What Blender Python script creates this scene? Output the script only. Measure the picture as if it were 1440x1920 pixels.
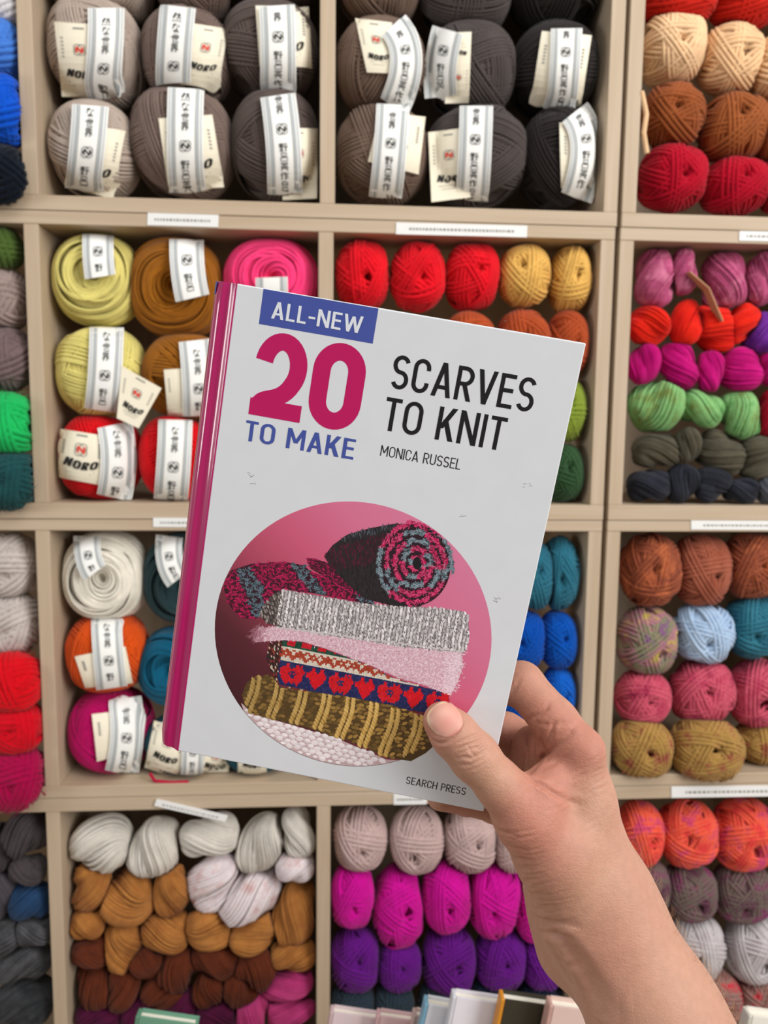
import bpy, math, random
import numpy as np
from mathutils import Matrix, Vector

for o in list(bpy.data.objects):
    bpy.data.objects.remove(o, do_unlink=True)
SC = bpy.context.scene
COL = SC.collection
PI = math.pi

# ------------------------------------------------------------------ camera
F = 1443.0                       # focal length in pixels of a 1440 x 1920 frame
EYE = np.array([0.0, 0.0, 1.35])
YAW, PITCH, ROLL = math.radians(3.919), math.radians(-6.383), math.radians(0.6368)
DSH = 0.965                      # distance of the shelf fronts
def cam_axes():
    cy, sy, cx, sx = math.cos(YAW), math.sin(YAW), math.cos(PITCH), math.sin(PITCH)
    fwd = np.array([sy*cx, cy*cx, sx]); right = np.array([cy, -sy, 0.0]); up = np.cross(right, fwd)
    cz, sz = math.cos(ROLL), math.sin(ROLL)
    return cz*right + sz*up, -sz*right + cz*up, fwd
CR, CU, CF = cam_axes()
cam = bpy.data.cameras.new('camera')
cam.sensor_fit = 'VERTICAL'; cam.sensor_height = 34.6; cam.lens = F/1920*34.6
cam.clip_start = 0.02; cam.clip_end = 50
cam.dof.use_dof = True; cam.dof.focus_distance = 0.315; cam.dof.aperture_fstop = 15.0
cam_o = bpy.data.objects.new('camera', cam); COL.objects.link(cam_o)
mw = Matrix.Identity(4)
for i in range(3):
    mw[i][0], mw[i][1], mw[i][2], mw[i][3] = CR[i], CU[i], -CF[i], EYE[i]
cam_o.matrix_world = mw
SC.camera = cam_o

# ------------------------------------------------------------------ world, lights, exposure
SC.view_settings.view_transform = 'Standard'; SC.view_settings.look = 'None'
SC.view_settings.gamma = 1.0; SC.view_settings.use_curve_mapping = False
SC.view_settings.exposure = 0.2
W = bpy.data.worlds.new('shop_light'); SC.world = W; W.use_nodes = True
W.node_tree.nodes['Background'].inputs[0].default_value = (1.0, 0.985, 0.965, 1)
W.node_tree.nodes['Background'].inputs[1].default_value = 0.29
def area(name, loc, target, sx, sy, power, col=(1, 1, 1)):
    l = bpy.data.lights.new(name, 'AREA'); l.shape = 'RECTANGLE'; l.size = sx; l.size_y = sy
    l.energy = power; l.color = col
    o = bpy.data.objects.new(name, l); COL.objects.link(o)
    d = Vector(target) - Vector(loc)
    o.matrix_world = Matrix.Translation(loc) @ d.to_track_quat('-Z', 'Y').to_matrix().to_4x4()
    return o
area('ceiling_light', (0.45, -0.25, 3.05), (0.1, 0.8, 1.2), 2.2, 0.9, 24, (1.0, 0.985, 0.96))
area('shop_window_light', (2.3, -1.35, 2.25), (0.1, 0.6, 1.25), 1.3, 1.7, 74, (1.0, 0.985, 0.965))
area('side_window_light', (-2.0, -0.06, 1.50), (-0.06, 0.30, 1.36), 0.55, 0.56, 9.5, (1.0, 1.0, 1.0))

# ------------------------------------------------------------------ helpers
def lin(c):
    out = []
    for v in c[:3]:
        v = v/255.0
        out.append(v/12.92 if v <= 0.04045 else ((v+0.055)/1.055)**2.4)
    return tuple(out) + (1.0,)
def ray(px, py):
    return (px-720)/F*CR - (py-960)/F*CU + CF
def at_depth(px, py, d):
    return EYE + ray(px, py)*d
def at_plane(px, py, Y):
    r = ray(px, py)
    return EYE + r*(Y/r[1])
def smooth01(x):
    x = np.clip(x, 0, 1); return x*x*(3-2*x)

class MB:
    """collects quads/tris as numpy blocks; build() makes ONE mesh object"""
    def __init__(s): s.v = []; s.q = []; s.t = []; s.qm = []; s.tm = []; s.n = 0; s.c = []
    def add(s, v, q=None, t=None, m=0, c=None):
        v = np.asarray(v, float).reshape(-1, 3)
        if q is not None and len(q):
            q = np.asarray(q, np.int64).reshape(-1, 4); s.q.append(q + s.n); s.qm.append(np.full(len(q), m))
        if t is not None and len(t):
            t = np.asarray(t, np.int64).reshape(-1, 3); s.t.append(t + s.n); s.tm.append(np.full(len(t), m))
        s.v.append(v)
        if c is None: c = (1, 1, 1)
        c = np.asarray(c, float)
        s.c.append(np.broadcast_to(c, (len(v), 3)) if c.ndim == 1 else c)
        s.n += len(v)
    def box(s, lo, hi, m=0):
        x0, y0, z0 = lo; x1, y1, z1 = hi
        v = [(x0,y0,z0),(x1,y0,z0),(x1,y1,z0),(x0,y1,z0),(x0,y0,z1),(x1,y0,z1),(x1,y1,z1),(x0,y1,z1)]
        s.add(v, [(0,3,2,1),(4,5,6,7),(0,1,5,4),(1,2,6,5),(2,3,7,6),(3,0,4,7)], m=m)
    def mesh(s, name, mats, smooth=True, color=False):
        me = bpy.data.meshes.new(name)
        v = np.concatenate(s.v)
        q = np.concatenate(s.q) if s.q else np.zeros((0, 4), int)
        t = np.concatenate(s.t) if s.t else np.zeros((0, 3), int)
        me.vertices.add(len(v)); me.vertices.foreach_set('co', v.astype(np.float32).ravel())
        li = np.concatenate([q.ravel(), t.ravel()]).astype(np.int32)
        me.loops.add(len(li)); me.loops.foreach_set('vertex_index', li)
        st = np.concatenate([np.arange(len(q))*4, len(q)*4 + np.arange(len(t))*3]).astype(np.int32)
        me.polygons.add(len(st)); me.polygons.foreach_set('loop_start', st)
        mi = np.concatenate([np.concatenate(s.qm) if s.qm else np.zeros(0), np.concatenate(s.tm) if s.tm else np.zeros(0)]).astype(np.int32)
        me.polygons.foreach_set('material_index', mi)
        me.polygons.foreach_set('use_smooth', np.full(len(st), bool(smooth)))
        if color:
            ca = me.color_attributes.new('tint', 'FLOAT_COLOR', 'POINT')
            c = np.concatenate(s.c); c = np.concatenate([c, np.ones((len(c), 1))], 1)
            ca.data.foreach_set('color', c.astype(np.float32).ravel())
        for m in (mats if isinstance(mats, (list, tuple)) else [mats]): me.materials.append(m)
        me.update(calc_edges=True); me.validate()
        return me
    def build(s, name, mats, parent=None, loc=None, smooth=True, color=False):
        o = bpy.data.objects.new(name, s.mesh(name, mats, smooth, color)); COL.objects.link(o)
        if loc is not None: o.location = loc
        if parent is not None: o.parent = parent
        return o
def tag(o, label, cat, group=None, kind=None):
    o['label'] = label; o['category'] = cat
    if group: o['group'] = group
    if kind: o['kind'] = kind
    return o
def empty(name, loc):
    o = bpy.data.objects.new(name, None); COL.objects.link(o); o.location = loc
    o.empty_display_size = 0.02
    return o
def bevel(o, w, seg=2):
    m = o.modifiers.new('edge', 'BEVEL'); m.width = w; m.segments = seg; m.limit_method = 'ANGLE'
    return o

# ------------------------------------------------------------------ materials
MATS = {}
def nodes_of(name):
    m = bpy.data.materials.new(name); m.use_nodes = True
    nt = m.node_tree; b = nt.nodes['Principled BSDF']
    return m, nt, b
def plain(name, rgb, rough=0.6, spec=0.3, coat=0.0):
    if name in MATS: return MATS[name]
    m, nt, b = nodes_of(name)
    b.inputs['Roughness'].default_value = rough
    b.inputs['Specular IOR Level'].default_value = spec
    b.inputs['Coat Weight'].default_value = coat
    tc = nt.nodes.new('ShaderNodeTexCoord'); nz = nt.nodes.new('ShaderNodeTexNoise')
    nz.inputs['Scale'].default_value = 90; nz.inputs['Detail'].default_value = 3
    mx = nt.nodes.new('ShaderNodeMix'); mx.data_type = 'RGBA'
    c = lin(rgb)
    mx.inputs['A'].default_value = tuple(v*0.96 for v in c[:3]) + (1,)
    mx.inputs['B'].default_value = tuple(min(1, v*1.03) for v in c[:3]) + (1,)
    nt.links.new(tc.outputs['Object'], nz.inputs['Vector'])
    nt.links.new(nz.outputs['Fac'], mx.inputs['Factor'])
    nt.links.new(mx.outputs['Result'], b.inputs['Base Color'])
    if coat: b.inputs['Coat Roughness'].default_value = 0.07
    MATS[name] = m
    return m
def tint_mat(name, rough=0.6, spec=0.3, coat=0.0):
    if name in MATS: return MATS[name]
    m, nt, b = nodes_of(name)
    a = nt.nodes.new('ShaderNodeVertexColor'); a.layer_name = 'tint'
    nt.links.new(a.outputs['Color'], b.inputs['Base Color'])
    b.inputs['Roughness'].default_value = rough; b.inputs['Specular IOR Level'].default_value = spec
    b.inputs['Coat Weight'].default_value = coat
    MATS[name] = m
    return m
def yarn(cols, var=0.16, scale=45, rough=0.85):
    """dyed wool; one colour, or several colours for variegated yarn"""
    if isinstance(cols[0], (int, float)): cols = [cols]
    key = ('yarn', tuple(map(tuple, cols)), var)
    if key in MATS: return MATS[key]
    m, nt, b = nodes_of('dyed_wool')
    N = nt.nodes.new; L = nt.links.new
    tc = N('ShaderNodeTexCoord'); oi = N('ShaderNodeObjectInfo')
    ad = N('ShaderNodeVectorMath'); ad.operation = 'MULTIPLY_ADD'
    ad.inputs[1].default_value = (1, 1, 1)
    ml = N('ShaderNodeMath'); ml.operation = 'MULTIPLY'; ml.inputs[1].default_value = 7.0
    L(oi.outputs['Random'], ml.inputs[0]); L(tc.outputs['Object'], ad.inputs[0]); L(ml.outputs[0], ad.inputs[2])
    nz = N('ShaderNodeTexNoise'); nz.inputs['Scale'].default_value = scale if len(cols) == 1 else 38
    nz.inputs['Detail'].default_value = 4; nz.inputs['Roughness'].default_value = 0.65
    L(ad.outputs[0], nz.inputs['Vector'])
    rp = N('ShaderNodeValToRGB'); e = rp.color_ramp.elements
    if len(cols) == 1:
        c = lin(cols[0])
        e[0].position = 0.25; e[0].color = tuple(v*(1-var) for v in c[:3]) + (1,)
        e[1].position = 0.75; e[1].color = tuple(min(1, v*(1+var)) for v in c[:3]) + (1,)
    else:
        while len(e) < len(cols): e.new(0.5)
        for i, c in enumerate(cols):
            e[i].position = 0.34 + 0.32*i/(len(cols)-1); e[i].color = lin(c)
    L(nz.outputs['Fac'], rp.inputs[0]); L(rp.outputs[0], b.inputs['Base Color'])
    b.inputs['Roughness'].default_value = rough; b.inputs['Specular IOR Level'].default_value = 0.08
    b.inputs['Sheen Weight'].default_value = 0.10; b.inputs['Sheen Roughness'].default_value = 0.5
    n2 = N('ShaderNodeTexNoise'); n2.inputs['Scale'].default_value = 900; n2.inputs['Detail'].default_value = 2
    L(ad.outputs[0], n2.inputs['Vector'])
    bp = N('ShaderNodeBump'); bp.inputs['Strength'].default_value = 0.35; bp.inputs['Distance'].default_value = 0.001
    L(n2.outputs['Fac'], bp.inputs['Height']); L(bp.outputs[0], b.inputs['Normal'])
    MATS[key] = m
    return m
def wood_mat(name, rgb, axis):
    m, nt, b = nodes_of(name)
    N = nt.nodes.new; L = nt.links.new
    tc = N('ShaderNodeTexCoord'); mp = N('ShaderNodeMapping')
    sc = [55, 55, 55]; sc[axis] = 2.5
    mp.inputs['Scale'].default_value = sc
    L(tc.outputs['Object'], mp.inputs[0])
    nz = N('ShaderNodeTexNoise'); nz.inputs['Scale'].default_value = 1.6; nz.inputs['Detail'].default_value = 5
    nz.inputs['Distortion'].default_value = 0.6
    L(mp.outputs[0], nz.inputs['Vector'])
    rp = N('ShaderNodeValToRGB'); e = rp.color_ramp.elements; c = lin(rgb)
    e[0].position = 0.3; e[0].color = (c[0]*0.90, c[1]*0.87, c[2]*0.83, 1)
    e[1].position = 0.7; e[1].color = (min(1, c[0]*1.04), min(1, c[1]*1.05), min(1, c[2]*1.06), 1)
    L(nz.outputs['Fac'], rp.inputs[0]); L(rp.outputs[0], b.inputs['Base Color'])
    b.inputs['Roughness'].default_value = 0.5; b.inputs['Specular IOR Level'].default_value = 0.3
    return m
WOODX = wood_mat('birch_board_lengthwise', (184, 165, 142), 0)
WOODZ = wood_mat('birch_board_upright', (184, 165, 142), 2)
PAPER = plain('white_band_paper', (236, 236, 232), 0.55)
BANDGREY = plain('grey_band_border', (168, 174, 176), 0.55)
INK = plain('black_ink', (26, 26, 24), 0.6)
INKGREY = plain('grey_ink', (140, 138, 130), 0.6)
CARD = plain('cream_card', (236, 228, 206), 0.6)
REDINK = plain('red_ink', (214, 66, 52), 0.6)
LABELP = plain('shelf_label_paper', (226, 226, 224), 0.5)

# ------------------------------------------------------------------ stroke lettering (flat printed strokes)
def arc(cx, cy, rx, ry, a0, a1, n=14):
    a = np.radians(np.linspace(a0, a1, n))
    return [(cx + rx*math.cos(t), cy + ry*math.sin(t)) for t in a]
def ribbon(pts, t, closed=False):
    p = np.asarray(pts, float)
    if closed:
        d = np.roll(p, -1, 0) - np.roll(p, 1, 0)
    else:
        d = np.gradient(p, axis=0)
    d /= np.maximum(np.linalg.norm(d, axis=1), 1e-9)[:, None]
    n = np.stack([-d[:, 1], d[:, 0]], 1)*t/2
    v = np.concatenate([p + n, p - n]); k = len(p)
    idx = range(k if closed else k-1)
    return v, [(i, i+k, (i+1) % k + k, (i+1) % k) for i in idx]
def glyph(ch, w, t):
    """list of (verts2d, quads); cap height 1, width w, stroke t"""
    h = t/2; out = []
    def rb(p, closed=False): out.append(ribbon(p, t, closed))
    def quad(*p): out.append((np.array(p, float), [(0, 1, 2, 3)]))
    def vbar(x): quad((x, 0), (x+t, 0), (x+t, 1), (x, 1))
    def hbar(y, x0=0.0, x1=None):
        x1 = w if x1 is None else x1; quad((x0, y), (x1, y), (x1, y+t), (x0, y+t))
    def diag(x0, y0, x1, y1, tx):
        quad((x0-tx/2, y0), (x0+tx/2, y0), (x1+tx/2, y1), (x1-tx/2, y1))
    r = w/2 - h
    ry = min(r*1.15, 0.5-h)
    if ch == 'A':
        tx = t*1.06; diag(tx/2, 0, w/2, 1, tx); diag(w-tx/2, 0, w/2, 1, tx); hbar(0.22, w*0.2, w*0.8)
    elif ch in 'CO0':
        top = arc(w/2, 1-h-ry, r, ry, 180, 0, 18); bot = arc(w/2, h+ry, r, ry, 0, -180, 18)
        if ch == 'C':
            rb([(w-h, 0.68)] + top[::-1] + bot[::-1] + [(w-h, 0.32)])
        else: rb(top + bot, True)
    elif ch == 'E': vbar(0); hbar(0); hbar(1-t); hbar(0.5-h+0.02, 0, w*0.92)
    elif ch == 'H': vbar(0); vbar(w-t); hbar(0.5-h)
    elif ch == 'I': vbar(0)
    elif ch == 'K':
        vbar(0); tx = t*1.25; diag(t*0.9, 0.36, w-tx/2, 1, tx); diag(w-tx/2, 0, w*0.42, 0.62, tx)
    elif ch == 'L': vbar(0); hbar(0)
    elif ch == 'M':
        vbar(0); vbar(w-t); tx = t*1.05; diag(w/2, 0.3, tx/2, 1, tx); diag(w/2, 0.3, w-tx/2, 1, tx)
    elif ch == 'N': vbar(0); vbar(w-t); diag(w-t*0.55, 0, t*0.55, 1, t*1.1)
    elif ch in 'PR':
        vbar(0); yb = 0.43; rr = (1-yb-t)/2; cx = w-h-rr*0.9
        rb([(0, 1-h), (cx, 1-h)] + arc(cx, 1-h-rr, rr*0.9, rr, 85, -85, 12) + [(cx, yb+h), (0, yb+h)])
        if ch == 'R': tx = t*1.12; diag(w-tx/2, 0, w*0.48, yb+h, tx)
    elif ch == 'S':
        b = (1-2*h)/4
        rb(arc(w/2, 1-h-b, r, b, 22, 270, 24) + arc(w/2, h+b, r, b, 90, -158, 24)[1:])
    elif ch == 'T': hbar(1-t); quad((w/2-h, 0), (w/2+h, 0), (w/2+h, 1-t), (w/2-h, 1-t))
    elif ch == 'U': rb([(h, 1)] + arc(w/2, h+ry, r, ry, 180, 360, 20) + [(w-h, 1)])
    elif ch == 'V': tx = t*1.06; diag(w/2, 0, tx/2, 1, tx); diag(w/2, 0, w-tx/2, 1, tx)
    elif ch == 'W':
        tx = t*1.02; diag(w*0.27, 0, tx/2, 1, tx); diag(w*0.27, 0, w/2, 0.92, tx)
        diag(w*0.73, 0, w/2, 0.92, tx); diag(w*0.73, 0, w-tx/2, 1, tx)
    elif ch == '-': hbar(0.36)
    elif ch == '2':
        a = r; by = 0.29
        pts = arc(w/2, 1-h-by, a, by, 172, -38, 22)
        e = np.array(pts[-1]); s_ = np.array([h, 0.10]); c1 = e + (e-np.array(pts[-2]))/np.linalg.norm(e-np.array(pts[-2]))*.30; c2 = np.array([h*1.05, .27])
        bz = [tuple((1-k)**3*e + 3*k*(1-k)**2*c1 + 3*k*k*(1-k)*c2 + k**3*s_) for k in np.linspace(0.08, 1, 14)] + [(h, 0.0)]
        rb(pts + bz); hbar(0)
    return out
WID = dict(I=None, M=0.66, W=0.84, A=0.56, N=0.55, O=0.54, K=0.52, V=0.54, T=0.46, E=0.43, L=0.40, S=0.49, C=0.49, P=0.47, R=0.49, U=0.52, H=0.53)
WID.update({'-': 0.3, '2': 0.6, '0': 0.6, ' ': 0.24})
def lettering(mb, text, x0, x1, y0, h, t, put, m=0, gap=0.10, eps=2e-5):
    """prints text between x0 and x1 on baseline y0; put(x, y, lift) -> 3D"""
    ws = [(t if c == 'I' else WID[c]) for c in text]
    tot = sum(ws) + gap*(len(text)-1)
    k = (x1-x0)/(tot*h); x = x0; n = 0
    for c, w in zip(text, ws):
        if c != ' ':
            for v, q in glyph(c, w, t if c != 'I' else t):
                n += 1
                P = np.array([put(x + p[0]*h*k, y0 + p[1]*h, eps*(1 + n % 5)) for p in v])
                mb.add(P, q, m=m)
        x += (w+gap)*h*k
KAN = {
 'ya': [[(.05,.95),(.45,.95),(.45,.55),(.05,.55),(.05,.95)],[(.05,.75),(.45,.75)],[(.25,.95),(.25,.08)],[(.07,.33),(.43,.33)],[(.02,.08),(.48,.1)],[(.55,.92),(.9,.92),(.72,.72)],[(.52,.6),(.95,.6),(.88,.48)],[(.74,.6),(.74,.08),(.62,.12)]],
 'ro': [[(.2,.95),(.8,.95),(.8,.62),(.2,.62),(.2,.95)],[(.5,.62),(.47,.46)],[(.12,.45),(.88,.45),(.88,.03),(.12,.03),(.12,.45)]],
 'ei': [[(.05,.85),(.95,.85)],[(.33,.97),(.33,.73)],[(.67,.97),(.67,.73)],[(.2,.36),(.2,.62),(.8,.62),(.8,.36)],[(.03,.36),(.97,.36)],[(.5,.72),(.48,.36),(.1,.02)],[(.52,.36),(.92,.02)]],
 'saku': [[(.3,.97),(.05,.55)],[(.2,.72),(.2,.02)],[(.55,.97),(.38,.6)],[(.48,.78),(.97,.78)],[(.6,.78),(.6,.02)],[(.6,.53),(.92,.53)],[(.6,.28),(.92,.28)]],
 'shi': [[(.5,1),(.42,.88)],[(.2,.88),(.8,.88),(.8,.03),(.2,.03),(.2,.88)],[(.2,.6),(.8,.6)],[(.2,.32),(.8,.32)]],
 'zen': [[(.35,.97),(.08,.5)],[(.25,.85),(.48,.85),(.1,.35)],[(.55,.75),(.95,.75)],[(.72,.97),(.7,.6),(.5,.3)],[(.72,.65),(.95,.32)],[(.12,.2),(.06,.02)],[(.37,.2),(.35,.05)],[(.6,.2),(.65,.05)],[(.85,.2),(.95,.02)]],
 'na': [[(.1,.8),(.55,.82)],[(.38,.98),(.12,.4)],[(.7,.8),(.92,.65)],[(.62,.6),(.62,.2),(.45,.05),(.25,.15),(.4,.28),(.65,.2),(.85,.06)]],
 'se': [[(.03,.62),(.97,.66)],[(.3,.9),(.3,.08),(.9,.08)],[(.52,.97),(.52,.35)],[(.75,.93),(.75,.35),(.52,.35)]],
 'kai': [[(.2,.97),(.8,.97),(.8,.55),(.2,.55),(.2,.97)],[(.2,.76),(.8,.76)],[(.5,.97),(.5,.55),(.08,.28)],[(.5,.55),(.92,.28)],[(.36,.35),(.2,.02)],[(.64,.35),(.64,.02)]],
}
def emblem(cx, cy, r):
    """round flower mark: four petals round a centre and a letter N; returns (petal strokes, N strokes)"""
    pet = []
    for k in range(4):
        a = math.radians(45 + 90*k)
        pet.append(arc(cx + 0.42*r*math.cos(a), cy + 0.42*r*math.sin(a), 0.5*r, 0.5*r, math.degrees(a)-120, math.degrees(a)+120, 12))
    q = 0.42*r
    nn = [[(cx-q, cy-q), (cx-q, cy+q)], [(cx-q, cy+q), (cx+q, cy-q)], [(cx+q, cy-q), (cx+q, cy+q)]]
    return pet, nn
# ------------------------------------------------------------------ shell of the shop
def wx(k): return k*DSH
def wz(k): return EYE[2] + k*DSH
XE = dict(Ll=wx(-.377), Lr=wx(-.3592), Ml=wx(-.0176), Mr=wx(.0011), Ri=wx(.3441), Ro=wx(.3625), Cl=wx(.3691), Cr=wx(.3878))
CW = wx(.3425)
ROWS = [(wz(.2751), wz(.6178)), (wz(-.1019), wz(.2409)), (wz(-.4802), wz(-.1374)), (wz(-.8950), wz(-.5154))]   # inside bottom, inside top
SEAMS = [wz(.636), wz(.257), wz(-.1227), wz(-.4967), wz(-.9135)]
SDEPTH = 0.34
YB = DSH + SDEPTH
floor_mat = wood_mat('floor_planks', (150, 128, 104), 0)
wall_mat = plain('painted_plaster', (226, 222, 214), 0.8)
b = MB(); b.box((-3, -2.5, -0.02), (3, YB+0.06, 0)); b.build('floor', floor_mat, smooth=False)['kind'] = 'structure'
b = MB(); b.box((-3, YB+0.012, 0), (3, YB+0.06, 3.2)); b.build('wall_back', wall_mat, smooth=False)['kind'] = 'structure'
zb = SEAMS[4]
b = MB(); b.box((XE['Ll']-CW-.03, DSH+.02, 0), (XE['Cr']+CW+.03, YB+0.010, zb-.001)); b.build('trim_1', WOODX, smooth=False)['kind'] = 'structure'

def shelf_module(row, xs, label, dx=0.0):
    """open wooden box: xs = list of (left, right) of its uprights"""
    z0, z1 = SEAMS[row+1], SEAMS[row]; zi0, zi1 = ROWS[row]
    x0, x1 = xs[0][0]+dx, xs[-1][1]+dx
    r = empty('shelf_unit', (x0, DSH, z0)); tag(r, label, 'shelf', 'stacked wooden shelf boxes')
    def bx(name, lo, hi, mat):
        m = MB(); m.box(np.array(lo)-[x0, DSH, z0], np.array(hi)-[x0, DSH, z0])
        bevel(m.build(name, mat, r, smooth=False), 0.0009)
    e = 0.0004
    bx('bottom_board', (x0, DSH, z0+e), (x1, YB, zi0), WOODX)
    bx('top_board', (x0, DSH, zi1), (x1, YB, z1-e), WOODX)
    for i, (a, c) in enumerate(xs):
        bx('side_panel' if i in (0, len(xs)-1) else 'divider', (a+dx, DSH+0.0006, zi0), (c+dx, YB, zi1), WOODZ)
    bx('back_panel', (x0, YB+0.0003, z0+.002), (x1, YB+0.008, z1-.002), WOODZ)
    return r
rown = ['top', 'second', 'third', 'bottom']
XS_MAIN = [(XE['Ll']-CW-.0175, XE['Ll']-CW), (XE['Ll'], XE['Lr']), (XE['Ml'], XE['Mr']), (XE['Ri'], XE['Ro'])]
XS_SIDE = [(XE['Cl'], XE['Cr']), (XE['Cr']+CW, XE['Cr']+CW+.0175)]
DX = [0.0015, 0.0, -0.0005, -0.0012]
what_m = ['brown and black banded balls', 'the red and mustard balls', 'white, orange and teal balls', 'cream and ochre skeins and magenta balls']
what_s = ['cream, brown and crimson balls', 'pink, red and green skeins', 'copper, pale blue and ochre balls', 'coral and plum balls']
for i in range(4):
    shelf_module(i, XS_MAIN, 'birch wood shelf box of the %s row holding %s' % (rown[i], what_m[i]), DX[i])
    shelf_module(i, XS_SIDE, 'birch wood shelf box right of the dark gap holding %s' % what_s[i], DX[i]*0.5)
CELLX = {'L': (XE['Ll']-CW, XE['Ll']), 'A': (XE['Lr'], XE['Ml']), 'B': (XE['Mr'], XE['Ri']), 'C': (XE['Cr'], XE['Cr']+CW)}
def cell(code):
    c = CELLX[code[0]]; r = ROWS[int(code[1])]; d = DX[int(code[1])]*(0.5 if code[0] == 'C' else 1)
    return c[0]+d+.0008, c[1]+d-.0008, r[0]+.0004, r[1]-.0004

# ------------------------------------------------------------------ yarn geometry
PEXP = 2.35
def squash(d, rad):
    """direction -> point on a slightly boxy ball"""
    s = (np.abs(d)**PEXP).sum(-1)**(-1/PEXP)
    return d*s[..., None]*rad
def rot_xyz(ax, ay, az):
    return np.array(Matrix.Rotation(az, 3, 'Z') @ Matrix.Rotation(ay, 3, 'Y') @ Matrix.Rotation(ax, 3, 'X'))
def basis_from(axis):
    a = np.asarray(axis, float); a /= np.linalg.norm(a)
    u = np.cross(a, [0.3, 0.2, 0.93]); u /= np.linalg.norm(u); return u, np.cross(a, u), a
ARCH = np.radians([-105, -38, 38, 105])
def strands(mb, P, Nrm, r, closed=True, m=0):
    """P (L, M, 3) paths lying on a body, Nrm outward normals; rounded yarn strands"""
    L, M, _ = P.shape
    if closed: T = np.roll(P, -1, 1) - np.roll(P, 1, 1)
    else: T = np.gradient(P, axis=1)
    T /= np.maximum(np.linalg.norm(T, axis=2, keepdims=True), 1e-12)
    N = Nrm - (Nrm*T).sum(2, keepdims=True)*T
    N /= np.maximum(np.linalg.norm(N, axis=2, keepdims=True), 1e-12)
    B = np.cross(T, N)
    r = np.asarray(r, float)
    if r.ndim < 2: r = np.broadcast_to(np.reshape(r, (-1, 1)), (L, M))
    K = len(ARCH)
    ca, sa = np.cos(ARCH), np.sin(ARCH)
    V = P[:, :, None, :] + r[:, :, None, None]*(ca[None, None, :, None]*N[:, :, None, :] + sa[None, None, :, None]*B[:, :, None, :])
    idx = np.arange(L*M*K).reshape(L, M, K)
    if closed: a = idx; bq = np.roll(idx, -1, 1)
    else: a = idx[:, :-1]; bq = idx[:, 1:]
    q = np.stack([a[:, :, :-1], bq[:, :, :-1], bq[:, :, 1:], a[:, :, 1:]], -1).reshape(-1, 4)
    mb.add(V.reshape(-1, 3), q, m=m)
def pit(d, axis, hole, depth):
    c = np.clip((d*axis).sum(-1), -1, 1); th = np.arccos(np.abs(c))
    return 1 - depth*np.exp(-(th/hole)**2)
def body(mb, rad, R, axis, hole, depth, k=0.93, nu=28, nv=18, m=0):
    th = np.linspace(0, PI, nv); ph = np.linspace(0, 2*PI, nu, endpoint=False)
    T, Pp = np.meshgrid(th, ph, indexing='ij')
    u, v, a = basis_from(axis)
    d = np.sin(T)[..., None]*(np.cos(Pp)[..., None]*u + np.sin(Pp)[..., None]*v) + np.cos(T)[..., None]*a
    p = squash(d, rad)*(k*pit(d, a, hole, depth))[..., None]
    idx = np.arange(nv*nu).reshape(nv, nu)
    q = np.stack([idx[:-1], idx[1:], np.roll(idx, -1, 1)[1:], np.roll(idx, -1, 1)[:-1]], -1).reshape(-1, 4)
    mb.add(p.reshape(-1, 3), q, m=m)
def ball_mesh(mb, rng, rad, axis, nb=13, per=4, sr=0.0025, step=0.0047, hole=0.20, depth=0.80, holes=(0.20, 0.62), seg=44, wobble=0.05):
    """wound ball: bands of parallel strands looped round the body, tangent to the hole at its end"""
    rad = np.asarray(rad, float); R = float(rad.mean())
    u, v, a = basis_from(axis)
    body(mb, rad, R, a, hole, depth)
    t = np.linspace(0, 2*PI, seg, endpoint=False)
    P = []
    az = rng.uniform(0, 2*PI)
    for k in range(nb):
        az += 2.39996 + rng.uniform(-.25, .25)
        h = rng.uniform(*holes)
        n = math.cos(PI/2-h)*a + math.sin(PI/2-h)*(math.cos(az)*u + math.sin(az)*v)
        c1 = np.cross(n, a); c1 /= np.linalg.norm(c1); c2 = np.cross(n, c1)
        lay = 0.90 + 0.14*(k+1)/nb
        for j in range(per):
            de = (j-(per-1)/2)*step/R*rng.uniform(.9, 1.1)
            g = np.cos(de)*(np.cos(t)[:, None]*c1 + np.sin(t)[:, None]*c2) + math.sin(de)*n
            lz = lay + wobble*0.5*np.sin(t*2 + rng.uniform(0, 6))*rng.uniform(0, 1) - 0.022*((j-(per-1)/2)/(per/2))**2
            P.append(squash(g, rad)*(lz*pit(g, a, hole*.75, depth*.45))[:, None])
    P = np.array(P); nrm = P/rad**2; nrm /= np.linalg.norm(nrm, axis=2, keepdims=True)
    strands(mb, P, nrm, np.full(len(P), sr))
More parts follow.
